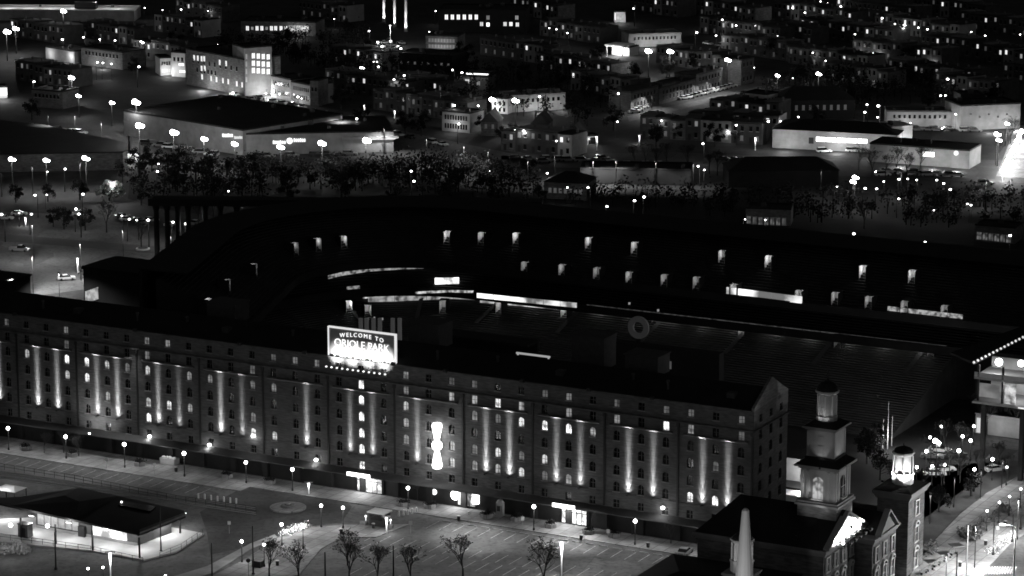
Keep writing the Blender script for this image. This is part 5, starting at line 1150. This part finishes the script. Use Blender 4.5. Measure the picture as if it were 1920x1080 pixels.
a, z = B.at(1741, 289); part("sign", MB().box(a - 1.9, a + 1.9, -.3, -.003, z - .75, z + .75), lit(1.8), B.o); a, z = B.at(1793, 287); part("sign", MB().tube((a, -.3, z), (a, -.003, z), .8, .8, 10), lit(.8), B.o)
for x in (1700, 1760, 1805): B.light(x, 306, 6, 1300)
B = Block("grey_row", "long grey low row behind the shop building, under a glowing round tree", "building", (1662, 237), (1786, 238), 10, 5.0, PALE2, rm=ROOF2); B.row(11, 3.4, .8, 1.2); B.light(1700, 232, 5, 1000); B.light(1765, 230, 5, 1200)
B = Block("pale_hall", "pale blank-walled hall with tiny square windows near the right glare", "building", (1801, 245), (1912, 240), 14, 8.2, PALE2); B.light(1840, 232, 7, 2000); B.light(1890, 232, 6, 2600)
for k in range(5): B.win(1820 + k * 17, 214 + (k % 2) * 5, .6, .7, 0)
B = Block("dark_house", "black flat building in front of the pale blank-walled hall", "building", (1800, 214), (1846, 213), 9, 6.5, mat("near_black_brick", .04))
B = Block("dark_house", "long black hip-roofed house silhouetted before the lit boulevard", "house", (1366, 352), (1572, 350), 14, 5.0, mat("near_black_brick", .04), 'hip', rh=3.2)
B = Block("dark_house", "long black flat building silhouetted before the lit boulevard, left of the hip-roofed one", "building", (1088, 345), (1296, 348), 12, 4.6, mat("near_black_brick", .04))
B = Block("dark_house", "black flat house standing before the boulevard's left end", "building", (1020, 372), (1100, 376), 12, 5, BRICK3, 'hip'); B.row(7, 2.6, .9, 1.4, .06)
B = Block("glazed_row", "low row with dim lit windows just behind the grandstand roof", "building", (1398, 421), (1482, 424), 8, 4.6, BRICK3)
for k in range(7): B.win(1404 + k * 11, 412 + k * 1.2, 1.1, 2, .07, .8)
B = Block("glazed_row", "low dim-lit pavilion behind the grandstand roof at the far right", "building", (1828, 452), (1902, 458), 8, 4.4, BRICK3)
for k in range(6): B.win(1836 + k * 11, 442 + k * 1.2, 1.3, 2, .09, .8)
B = Block("lit_deck", "long lit parking deck across the photo's top left corner", "parking deck", (-30, 38), (252, 40), 16, 4.4, PALE2, rm=STONE)
for x in (10, 50, 90, 130, 175, 215): point(B.o, (B.at(x, 30)[0], 6, 8), 900, .4)
part("deck_shed", MB().box(B.at(136, 30)[0], B.at(176, 30)[0], 5, 9, 4.6, 7.4), METAL, B.o)
B = Block("brick_row", "dim brick row left of the shed, behind small lamps at the left edge", "building", (60, 200), (118, 205), 10, 6, BRICK3); B.row(7, 4.2, .9, 1.3)
B = Block("lit_kiosk", "glaring small kiosk cut by the photo's left edge", "kiosk", (-14, 185), (14, 184), 6, 4, PALE); B.win(4, 172, 3.4, 2.4, 1.6); B.light(4, 172, 4, 1500)

# rowhouses of the unlit quarters: eight builds, copied along their streets
def mk_house(v):
    def f():
        rg = random.Random(50 + v); o = emp("rowhouse"); h = 6.3 + .35 * (v % 4); W_ = 5.2; D_ = 10
        wl = [BRICK3, mat("dark_brick", .06, .9, .3, .4), PALE2, mat("dark_brick", .06)][v % 4]
        part("wall", MB().box(0, W_, 0, D_, 0, h), wl, o)
        rf = MB(); rf.add([(-.03, -.3, h + .32), (W_ - .03, -.3, h + .32), (W_ - .03, D_, h + .01), (-.03, D_, h + .01), (-.03, -.3, h + .5), (W_ - .03, -.3, h + .5), (W_ - .03, D_, h + .19), (-.03, D_, h + .19)], [(4, 5, 6, 7), (0, 1, 5, 4), (1, 2, 6, 5), (2, 3, 7, 6), (3, 0, 4, 7), (0, 3, 2, 1)])
        part("roof", rf, [ROOF2, ROOF, ROOF, ROOF3][v % 4] if v < 4 else [ROOF, ROOF2][v % 2], o)
        part("chimney", MB().box(W_ - .7, W_ - .1, 4, 4.6, h + .2, h + 1.5), BRICK3, o)
        lv = [.06, .7, .1, .04, .3, .03, 1.0, .16][v]
        for k, (x, z) in enumerate(((1.4, h - 1.6), (3.7, h - 1.6), (3.6, 1.9))):
            part("window", MB().box(x - .5, x + .5, -.04, -.003, z - .8, z + .8, 0).box(x - .6, x + .6, -.14, -.005, z - .98, z - .802, 1), [lit(lv) if lv and k == v % 3 else GLASS, CONC], o)
        part("door", MB().box(.9, 1.9, -.06, -.003, .2, 2.3), METAL, o); return o
    return f
HV = ["brick", "one-light brick", "grey", "pale-roofed sooty", "faint-windowed brick", "sooty", "bright-windowed grey", "dim-windowed sooty"]
ROWS = [(1290, 26, 8, 50, "row touching the top edge right of centre"), (1312, 62, 9, 50, "row below three small lamps by the grey flat-roofed row"), (1352, 96, 8, 50, "row above the slanting terrace"),
 (1450, 32, 9, 50, "row across the upper right rooftops"), (1500, 66, 10, 50, "long row in the upper right rooftops"), (1568, 26, 9, 50, "row under the top edge at the right"), (1478, 118, 8, 50, "row left of the two glaring yard walls"),
 (1640, 58, 9, 50, "row midway down the upper right quarter"), (1598, 104, 9, 50, "row above the glaring yard walls"), (1712, 24, 8, 50, "row under the top right corner lamps"), (1726, 96, 8, 50, "row right of the double lamps at the upper right"),
 (1800, 54, 7, 50, "row in the top right corner"), (1664, 146, 8, 50, "row above the glowing round tree"), (1752, 172, 6, 50, "row above the black flat building"), (1842, 118, 5, 50, "short row at the right edge"), (1548, 150, 6, 50, "short row behind the hip-roofed building"),
 (900, 102, 8, 48, "row right of the dark factory"), (1004, 130, 8, 48, "row left of the glaring filling station"), (620, 118, 6, 48, "row right of the terraces' dark gap"), (610, 168, 8, 40, "row above the long pale avenue"), (716, 170, 7, 48, "row below the faint-windowed hall"),
 (700, 205, 8, 40, "row beside the avenue, left of the narrow-windowed row"), (1012, 66, 7, 48, "row left of the glowing square house"), (955, 26, 6, 48, "row at the top edge, right of the factory"), (1070, 168, 6, 48, "row left of the slanting terrace"),
 (1200, 258, 8, 20, "row along the boulevard behind the lit posts"), (940, 282, 5, 30, "row at the avenue's lower end"), (20, 68, 7, 45, "row below the long lit deck"), (150, 70, 7, 45, "row of small lamps below the long lit deck"), (250, 108, 5, 40, "row left of the pale lit houses"), (30, 150, 6, 40, "row above the glaring kiosk"), (290, 58, 6, 45, "row left of the long hall"), (1330, 222, 5, 30, "row left of the pale terrace front"), (1290, 248, 6, 20, "row behind the big dim globe lamp"), (1180, 20, 6, 50, "row right of the glowing square house"), (1230, 118, 7, 50, "row below the two star-bright lamps"), (1420, 70, 6, 50, "row beside the three small lamps"), (330, 30, 6, 45, "row at the top edge above the brick block"), (560, 30, 6, 45, "row left of the slim stacks"), (1880, 150, 4, 50, "short row above the right-hand hall"), (770, 215, 5, 40, "row above the narrow-windowed row")]
for x, y, n, a, nm in ROWS:
    p = un(x, y); a = R(a)
    for k in range(n):
        v = rnd.choice((0, 1, 2, 3, 3, 4, 5, 5, 7, 0, 5, 6)) if True else 0
        place("house%d" % v, mk_house(v), p + Vector((math.cos(a), -math.sin(a), 0)) * 5.2 * k, -a, " ".join(("%s rowhouse, %s in the %s" % (HV[v], nth(k), nm)).split()[:16]), "house", "rowhouses of the dark quarters")

# street and yard lamps of the town
REG = [("flood", [(118, 21), (12, 60), (29, 54), (134, 146), (261, 236), (325, 249), (382, 261), (440, 270), (604, 269), (686, 264), (255, 192)], "star-bright flood lamp, %s from the left in the upper left quarter"),
 ("mid", [(147, 180), (209, 193), (374, 189), (526, 276), (22, 299), (86, 301), (161, 297)], "bright lamp before the sheds and store, %s from the left at the upper left"),
 ("flood", [(922, 187), (966, 189), (1216, 96), (1256, 97)], "star-bright lamp, %s from the left in the middle of the town"),
 ("mid", [(1364, 113), (1458, 142), (1535, 139), (679, 128)], "bright street lamp, %s from the left among the dark rows right of centre"),
 ("street", [(62, 152), (160, 69), (187, 73), (213, 75), (261, 77), (272, 79), (226, 86), (264, 92), (209, 119), (257, 124), (191, 117), (118, 73), (180, 116)], "street lamp among the dim rows of the upper left, %s from the left"),
 ("weak", [(341, 17), (392, 20), (627, 35), (455, 81), (500, 174), (521, 175), (559, 180), (568, 184), (668, 221), (410, 83), (693, 57), (305, 18), (270, 14), (230, 55)], "small lamp, %s from the left around the brick block and the terraces"),
 ("street", [(710, 78), (720, 86), (735, 76), (752, 90), (865, 135), (965, 243), (983, 244), (1009, 180), (858, 231)], "street lamp of the middle quarter, %s from the left"),
 ("weak", [(815, 20), (804, 59), (700, 115), (708, 115), (714, 124), (852, 130), (854, 196), (900, 197), (737, 148), (1032, 52), (1043, 54), (1066, 61), (1190, 15), (1154, 227), (1163, 174), (1166, 172), (1042, 263), (1054, 249), (1061, 262), (916, 320), (770, 319), (771, 338), (793, 373), (853, 372), (1026, 323), (1022, 212), (760, 140), (838, 372), (648, 220), (1238, 225)], "small lamp, %s from the left between the avenue and the boulevard"),
 ("street", [(1343, 66), (1328, 28), (1382, 47), (1304, 60), (1503, 81), (1484, 14), (1511, 23), (1655, 33), (1698, 46), (1792, 213), (1320, 268), (1626, 195), (1650, 197), (1620, 209), (1649, 219), (1780, 147), (1772, 178)], "street lamp over the upper right rooftops, %s from the left"),
 ("weak", [(1340, 33), (1353, 36), (1437, 57), (1459, 67), (1489, 146), (1415, 126), (1541, 2), (1553, 5), (1575, 11), (1595, 14), (1690, 12), (1600, 63), (1497, 218), (1427, 228), (1437, 226), (1463, 226), (1382, 233), (1364, 245), (1710, 230), (1679, 44), (1723, 51), (1742, 54), (1635, 99), (1615, 126), (1850, 66), (1915, 64), (1818, 59), (1765, 178), (1760, 72), (1700, 47), (1522, 98), (1547, 113)], "small lamp among the upper right rooftops, %s from the left"),
 ("mid", [(1869, 252), (1872, 263), (1603, 333), (1600, 341), (1887, 232)], "bright lamp of the right-hand boulevard, %s from the left"),
 ("weak", [(1618, 351), (1642, 352), (1658, 339), (1684, 334), (1704, 334), (1720, 336), (1757, 336), (1766, 342), (1778, 353), (1566, 349), (1682, 371), (1748, 393), (1436, 411), (1394, 410), (1605, 436), (1894, 439), (1818, 381), (1320, 317), (1312, 310), (1136, 385), (1188, 374), (1206, 367), (1063, 350), (1107, 350), (1822, 383), (1738, 452)], "small lamp between the boulevard and the grandstand roof, %s from the left"),
 ("street", [(55, 400), (140, 390), (347, 417), (322, 415), (8, 400)], "street lamp over the lit left lot, %s from the left"),
 ("weak", [(35, 398), (151, 399), (230, 403), (238, 409), (259, 411), (278, 410), (70, 364), (85, 364), (154, 362), (429, 357), (507, 376), (540, 394), (120, 315), (86, 321), (2, 324), (298, 306), (294, 320)], "small lamp around the left lot and lower road, %s from the left")]
for kind, pts, l in REG:
    for i, (x, y) in enumerate(sorted(pts)): lamp(kind, x, y, l % nth(i), "town " + {"flood": "flood lamps", "mid": "bright lamps", "street": "street lamps", "weak": "small lamps"}[kind])
for i, (x, y0, y1, wt) in enumerate([(683, 198, 214, 300), (1119, 258, 282, 400), (1199, 255, 268, 400), (1416, 260, 282, 400), (740, 208, 222, 200), (957, 247, 262, 300), (146, 486, 512, 500), (48, 408, 424, 300)]):
    p = un(x, y1); h = (y1 - y0) / (5.2 if y1 < 300 else 6.4); o = thing("lit_post", "white glowing post lamp %s" % ["at the top of the pale avenue", "beside the white garage", "right of the white garage", "at the left of the pale shop building", "left of the narrow-windowed row", "right of the gabled houses", "on the left lot above the warehouse roof", "at the far edge of the left lot"][i], "lamp", p, cam_rz(p))
    part("post", MB().lathe([(.14, 0), (.16, h * .5), (.3, h)], 8), WHITE, o); part("head", MB().box(-.6, .6, -.3, .3, h + .01, h + .15), METAL, o); spot(o, (0, -.9, h * .5), (0, 0, h), 240, R(90), .6); point(o, (0, -1.2, h - .5), wt, .3)
# low lamps added in a line to make the glare of the right-hand crossing
for i, (x, y) in enumerate([(1880 + k * 4.4, 320 - k * 9.2) for k in range(9)]):
    p = un(x, y, 3); p.z = 0
    o = place("glare", lambda: (lambda o: (part("pole", MB().lathe([(.12, 0), (.1, 3)], 8), GALV, o), part("lamp_head", MB().ball((0, -.2, 3.0), .75, 1.1), lit(14), o), point(o, (0, -1.8, 2.6), 3000, .5), o)[3])(emp("flood_lamp")), p, 0, "added low glare lamp, %s from the bottom in the blazing line at the right" % nth(i), "flood lamp", "added glare lamps at the right")
sheet("glare_paving", [(1868, 330), (1935, 335), (1935, 235), (1905, 235)], .02, WALK)  # pale sheet added so the glare burns white on the road
# cars of the town
for i, (x, y) in enumerate([(1190 + k * 4.8, 212 - k * 3.1) for k in range(9)]): car("sedan", "white", x, y, R(30), "pale car, %s from the left in the bright row at the terrace's left end" % nth(i), "bright cars by the terrace")
for i, (x, y) in enumerate([(1283 + k * 8, 186.5 - k * 2.1) for k in range(12)]): car("sedan", "white", x, y, R(30), "pale car, %s from the left in the bright row before the slatted terrace" % nth(i), "bright cars by the terrace")
for x, y in ((1205, 199), (1222, 193), (1300, 176), (1325, 169), (1350, 163)):
    p = un(x, y + 10); o = thing("street_lamp", "street lamp above the bright cars of the slanting terrace, %s from the left" % nth([1205, 1222, 1300, 1325, 1350].index(x)), "street lamp", p, cam_rz(p), "lamps of the slanting terrace"); part("pole", MB().lathe([(.1, 0), (.08, 6)], 6), METAL, o); part("lamp_head", MB().box(-.3, .3, -1, .1, 5.9, 6.1), METAL, o); spot(o, (0, -.9, 5.8), (0, -3, 0), 3600, R(140), .5)
for i, (x, y, t) in enumerate([(440, 180, "white"), (452, 186, "black"), (470, 189, "grey"), (487, 186, "black"), (512, 193, "white"), (530, 196, "grey"), (548, 199, "black"), (565, 203, "white"), (590, 212, "grey"), (612, 216, "white"), (545, 216, "white")]): car("sedan", t, x, y, R(-52), "%s car, %s from the left along the avenue by the terraces" % (t, nth(sorted([440, 452, 470, 487, 512, 530, 548, 565, 590, 612, 545.5]).index(x if i < 10 else 545.5))), "cars along the avenue")
for i, (x, y, t) in enumerate([(712, 90, "white"), (722, 82, "white"), (735, 87, "grey"), (748, 92, "white"), (720, 95, "white"), (730, 78, "white"), (752, 83, "grey")]): car("sedan", t, x, y, R(20 * i), "%s car, %s from the left in the crowded lit yard near the top" % (t, nth(sorted([712, 722, 735, 748, 720, 730, 752]).index(x))), "cars in the lit yard")
p = un(732, 90); o = thing("yard_lamp", "tall lamp over the crowded lit yard near the top", "lamp", p, cam_rz(p)); part("pole", MB().lathe([(.12, 0), (.1, 9)], 6), GALV, o); part("lamp_head", MB().box(-.4, .4, -.6, .1, 9, 9.2), lit(3), o); point(o, (0, -1, 8.5), 5000, .3)
car("pickup", "grey", 37, 471, R(-10), "lone pickup truck with a pale cab on the lit left lot"); car("sedan", "white", 125, 525, R(15), "white car parked by the post on the left lot above the warehouse")
for i, (x, y, t) in enumerate([(10, 412, "white"), (36, 404, "white"), (150, 404, "white"), (230, 409, "grey"), (240, 414, "white"), (262, 417, "black"), (283, 416, "white"), (268, 420, "grey"), (322, 424, "white"), (368, 421, "grey")]): car("sedan", t, x, y, R(-5 + 7 * i), "%s car, %s from the left along the far edge of the left lot" % (t, nth(sorted([10, 36, 150, 230, 240, 262, 283, 268, 322, 368]).index(x))), "cars along the left lot")
for i, (x, y, t) in enumerate([(1110, 314, "white"), (1130, 300, "grey"), (1148, 310, "white"), (1180, 312, "grey"), (1215, 312, "black"), (1240, 312, "grey"), (1020, 305, "grey"), (1600, 285, "white"), (1545, 286, "white"), (1655, 330, "white"), (1740, 330, "grey"), (1848, 347, "white")]): car("suv", t, x, y, R(10), "%s car, %s from the left along the boulevard" % (t, nth(sorted([1110, 1130, 1148, 1180, 1215, 1240, 1020, 1600, 1545, 1655, 1740, 1848]).index(x))), "cars along the boulevard")
for x, y, wt in ((1112, 300, 2600), (1155, 298, 1700), (1230, 302, 900), (1040, 292, 700), (1300, 305, 900), (990, 300, 600), (1850, 338, 2600), (1540, 318, 700), (1690, 322, 1200)):
    p = un(x, y, 8); p.z = 0; o = thing("street_lamp", "dark-headed street lamp on the boulevard, %s from the left" % nth(sorted([1112, 1155, 1230, 1040, 1300, 990, 1850, 1540, 1690]).index(x)), "street lamp", p, cam_rz(p), "dark-headed boulevard lamps"); part("pole", MB().lathe([(.12, 0), (.09, 8)], 6), METAL, o); part("lamp_head", MB().box(-.3, .3, -1, .1, 7.95, 8.1), METAL, o); spot(o, (0, -.8, 7.8), (0, -.4, 0), wt * (4 if x < 1350 else 1.5), R(140), .5)
for x, y, wt in ((60, 420, 4000), (150, 455, 5500), (60, 480, 12000), (230, 430, 2600), (20, 520, 1800), (320, 440, 1500), (380, 390, 3000), (110, 510, 4000)):
    p = un(x, y, 10); p.z = 0; o = thing("lot_lamp", "dark-headed pole lamp over the left lot, %s from the left" % nth(sorted([60, 150, 60.5, 230, 20, 320, 380, 110]).index(x)), "lamp", p, cam_rz(p), "dark-headed lot lamps"); part("pole", MB().lathe([(.08, 0), (.06, 10)], 6), METAL, o); part("lamp_head", MB().box(-.25, .25, -.8, .1, 9.95, 10.1), METAL, o); spot(o, (0, -.6, 9.8), (0, -.2, 0), wt * 1.7, R(150), .5)
for x, y, wt in ((500, 168, 2600), (560, 195, 2600), (640, 215, 2200), (720, 238, 2600), (800, 258, 3000), (870, 272, 3000), (915, 282, 2000), (140, 215, 2200), (190, 228, 2200), (90, 215, 1500), (60, 310, 1500), (150, 305, 1500)):
    p = un(x, y, 9); p.z = 0; o = thing("street_lamp", "dark-headed street lamp on the avenue and store lot, %s from the left" % nth(sorted([500, 560, 640, 720, 800, 870, 915, 140, 190, 90, 60, 150.5]).index(x if (x, y) != (150, 305) else 150.5)), "street lamp", p, cam_rz(p), "dark-headed avenue lamps"); part("pole", MB().lathe([(.1, 0), (.07, 9)], 6), METAL, o); part("lamp_head", MB().box(-.3, .3, -1, .1, 8.95, 9.1), METAL, o); spot(o, (0, -.8, 8.8), (0, -.4, 0), wt * 2.4, R(145), .5)
# glaring yard walls and odds in the upper right
for i, (q1, q2, l) in enumerate([((1592, 110), (1616, 104), "short glaring yard wall pointing up to the right"), ((1618, 108), (1684, 112), "long glaring yard wall left of the dim upper right rows"), ((1520, 104), (1552, 105), "pale short yard wall left of the two glaring ones"), ((1650, 94), (1684, 92), "dim pale yard wall above the long glaring one"), ((1746, 124), (1768, 126), "bright square garage front in the dark upper right"), ((1575, 42), (1614, 52), "long pale lit shed roof line among the upper right rows")]):
    B = Block("yard_wall", l, "wall", q1, q2, .5 if i != 4 else 5, 1.6 if i not in (4, 5) else 2.8, PALE, rm=STONE); B.light((q1[0] + q2[0]) / 2, (q1[1] + q2[1]) / 2 - 4, 3, 500)
# trees of the town
BELT = [(262, 318), (285, 310), (310, 305), (335, 312), (350, 300), (372, 318), (395, 308), (425, 320), (455, 312), (480, 322), (505, 314), (535, 322), (560, 312), (590, 320), (620, 314), (650, 322), (690, 312), (730, 318), (770, 326), (815, 322), (860, 330), (900, 326), (940, 320), (975, 330), (990, 310), (460, 345), (540, 350), (640, 345), (740, 350), (840, 352), (930, 352), (1010, 350), (230, 330), (390, 345), (330, 345)]
for i, (x, y) in enumerate(sorted(BELT)): tree("ever", x, y + (12 if x < 520 else 30), "dark tree, %s from the left in the belt between the store and the grandstand" % nth(i), rnd.uniform(.5, .95), "dark tree belt")
TT = [(905, 248), (960, 262), (940, 270), (640, 205), (610, 190), (680, 240), (760, 250), (790, 255), (720, 145), (560, 120), (600, 130), (530, 95), (650, 60), (690, 100), (1050, 165), (1080, 140), (1120, 120), (980, 160), (1150, 245), (1230, 275), (1270, 262), (1340, 275), (1385, 268), (1390, 200), (1530, 235), (1250, 145), (1300, 130), (1450, 110), (1590, 130), (1700, 130), (1740, 210), (1865, 200), (250, 140), (180, 95), (60, 225), (130, 195), (330, 100), (1190, 150), (870, 120)]
for i, (x, y) in enumerate(sorted(TT)): tree("ever", x, y, "dark tree among the unlit rows of the town, %s from the left" % nth(i), rnd.uniform(.6, 1.0), "town trees")
BT = [(1660, 330), (1680, 325), (1635, 328), (1610, 315), (1700, 335), (1870, 300), (1895, 265), (1725, 322), (1230, 312), (1190, 308), (1330, 322), (1345, 325), (1290, 318), (1620, 425), (1250, 308), (1210, 310)]
for i, (x, y) in enumerate(sorted(BT)): tree("bare", x, y + 4, "bare tree along the boulevard, %s from the left" % nth(i), rnd.uniform(.9, 1.3), "bare boulevard trees")
for i, (x, y, k, s_) in enumerate([(265, 465, "bare", 1.1), (200, 436, "bare", 1.2), (120, 430, "ever", .7), (160, 432, "ever", .7), (100, 425, "ever", .6), (372, 425, "bare", .9), (400, 412, "bare", .9), (210, 380, "ever", .7), (30, 380, "ever", .6), (90, 378, "ever", .6), (150, 375, "ever", .7), (265, 385, "ever", .8)]):
    tree(k, x, y, "%s tree of the left lot, %s" % ("bare" if k == "bare" else "dark leafy", ["in the small planted island", "with a pale crown at the far edge", "second from the left of the three mid-lot ones", "right of the three mid-lot ones", "left of the three mid-lot ones", "seen between the tall piers", "rightmost, beyond the tall piers", "under the glowing crown", "leftmost on the back edge", "second on the back edge", "third on the back edge", "right of the glowing crown"][i]), s_)
def mk_glow():
    o = mk_ever(77, 6, 4.2)(); o.name = "glowing_tree"
    for c in o.children:
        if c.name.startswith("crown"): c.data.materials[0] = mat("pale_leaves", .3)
    point(o, (1.5, -5, 6.5), 3200, .3); return o
place("glowtree", mk_glow, un(205, 376), 0, "tree crown glowing white under a lamp, above the left lot", "tree")
place("glowtree2", mk_glow, un(1793, 236), 0, "round tree glowing white in front of the long grey row at the right", "tree", scale=.6)
isl = thing("planted_island", "small pale kerbed island holding one bare tree on the left lot", "planter", un(268, 468)); part("kerb", MB().lathe([(1.9, 0), (1.9, .4), (1.6, .45)], 14), STONE, isl); part("soil", MB().lathe([(1.5, .451), (1.4, .52)], 14), GRASS, isl)
vd = thing("van", "bright white van on the lower road before the shed", "van", un(248, 305), R(5)); vb = MB(); vb.box(-3, 1.6, -1, 1, .4, 2.7).add([(1.6, -1, .4), (3, -1, .4), (3, 1, .4), (1.6, 1, .4), (1.6, -1, 2.5), (2.1, -1, 1.4), (3, -.95, 1.2), (3, .95, 1.2), (2.1, 1, 1.4), (1.6, 1, 2.5)], [(0, 1, 6, 5, 4), (3, 9, 8, 7, 2), (4, 5, 8, 9), (5, 6, 7, 8), (1, 2, 7, 6)])
part("body", vb, CARW, vd); part("windscreen", MB().box(1.85, 1.95, -.8, .8, 1.75, 2.1), GLASS, vd)
for x in (-2, 2): 
    for y in (-1.02, .8): part("wheel", MB().tube((x, y, .4), (x, y + .22, .4), .4, .4, 10), TYRE, vd)
point(vd, (0, -4, 4), 1500, .3)

# woods that read as one dark mass
def woods(label, pts, n, hh, seed):
    rg = random.Random(seed); P = [un(*p) for p in pts]; c = P[0]; lf = MB()
    tri = [(P[0], P[i], P[i + 1]) for i in range(1, len(P) - 1)]
    ar = [((b - a).cross(d - a)).length for a, b, d in tri]
    for k in range(n):
        a, b, d = rg.choices(tri, ar)[0]; u, v = rg.random(), rg.random()
        if u + v > 1: u, v = 1 - u, 1 - v
        q = a + (b - a) * u + (d - a) * v - c; h = hh * rg.uniform(.55, 1.1); cr = rg.uniform(1.0, 2.4)
        lf.tube(q, q + Vector((0, 0, h * .8)), .14, .07, 4)
        for m in range(46):
            d3 = Vector((rg.gauss(0, 1), rg.gauss(0, 1), rg.gauss(0, 1.1))); e = q + Vector((0, 0, h * .72)) + d3 * cr * .62
            if e.z < .6: continue
            x = Vector((rg.gauss(0, 1), rg.gauss(0, 1), rg.gauss(0, 1))).normalized() * .42; y = x.orthogonal().normalized() * .3
            lf.add([e - x, e + y, e + x, e - y], [(0, 1, 2, 3)])
    o = link("woodland", lf.mesh("woodland", mat("wood_leaves", .006, .95, .6, .4)), None, c); o["label"] = label; o["kind"] = "stuff"; return o
woods("dark mass of trees between the store and the grandstand", [(258, 330), (300, 322), (460, 326), (600, 336), (700, 344), (940, 342), (990, 318), (1020, 345), (1010, 385), (900, 372), (690, 362), (520, 372), (440, 395), (300, 385), (245, 372)], 210, 6.2, 3)
woods("dark trees in the unlit middle of the town", [(590, 130), (640, 100), (700, 140), (860, 150), (1000, 165), (1150, 150), (1160, 200), (1100, 250), (980, 215), (800, 205), (660, 185)], 150, 8, 4)
woods("dark trees behind the grandstand roof on the right", [(1060, 372), (1200, 362), (1360, 375), (1560, 372), (1700, 375), (1935, 378), (1935, 440), (1820, 430), (1560, 420), (1380, 410), (1200, 398), (1060, 392)], 130, 5.5, 5)
woods("dark trees above the hip-roofed building", [(1420, 170), (1500, 150), (1700, 160), (1780, 150), (1790, 190), (1640, 205), (1440, 190)], 90, 7, 6)
woods("dark trees left of the centre under the top edge", [(380, 90), (460, 80), (620, 78), (700, 70), (700, 110), (600, 130), (520, 100), (430, 92)], 70, 7, 8)

# more parked cars: kerb rows of the town and the yards
KERB = [(20, 236, 7, 22, 2.6, -12, "before the long lit deck's foot, left edge"), (258, 268, 8, 20, 3.4, -12, "along the store's side wall"), (480, 296, 9, 22, -.6, 0, "before the store wing"), (648, 232, 10, 20, 4.6, -52, "on the pale avenue"), (970, 300, 8, 24, .6, 0, "at the boulevard's left end"), (1330, 300, 8, 24, 1.2, 0, "on the boulevard behind the hip-roofed house"),
 (1640, 322, 8, 22, 1.4, 0, "before the black-roofed depot"), (1470, 236, 6, 20, 1.0, 0, "behind the pale shop building"), (1720, 245, 7, 18, .4, 0, "before the long grey row"), (1500, 90, 8, 22, 4, -50, "in the upper right street"), (1330, 84, 7, 18, 3.4, -50, "below the three small lamps"), (1240, 108, 6, 16, -.6, 0, "under the two star-bright lamps"), (20, 116, 6, 18, 1.6, -30, "left of the low pale shop"), (20, 300, 7, 24, 1, 0, "on the lower road")]
for x0, y0, n, dx, dy, a, nm in KERB:
    for k in range(n):
        if rnd.random() < .18: continue
        t_ = rnd.choice(("white", "grey", "grey", "black")); car(rnd.choice(("sedan", "suv")), t_, x0 + k * dx + rnd.uniform(-3, 3), y0 + k * dy, R(a + rnd.uniform(-4, 4)) + (math.pi if rnd.random() < .5 else 0), "%s car, %s from left in the row %s" % (t_, nth(k), nm), "kerbside cars of the town")
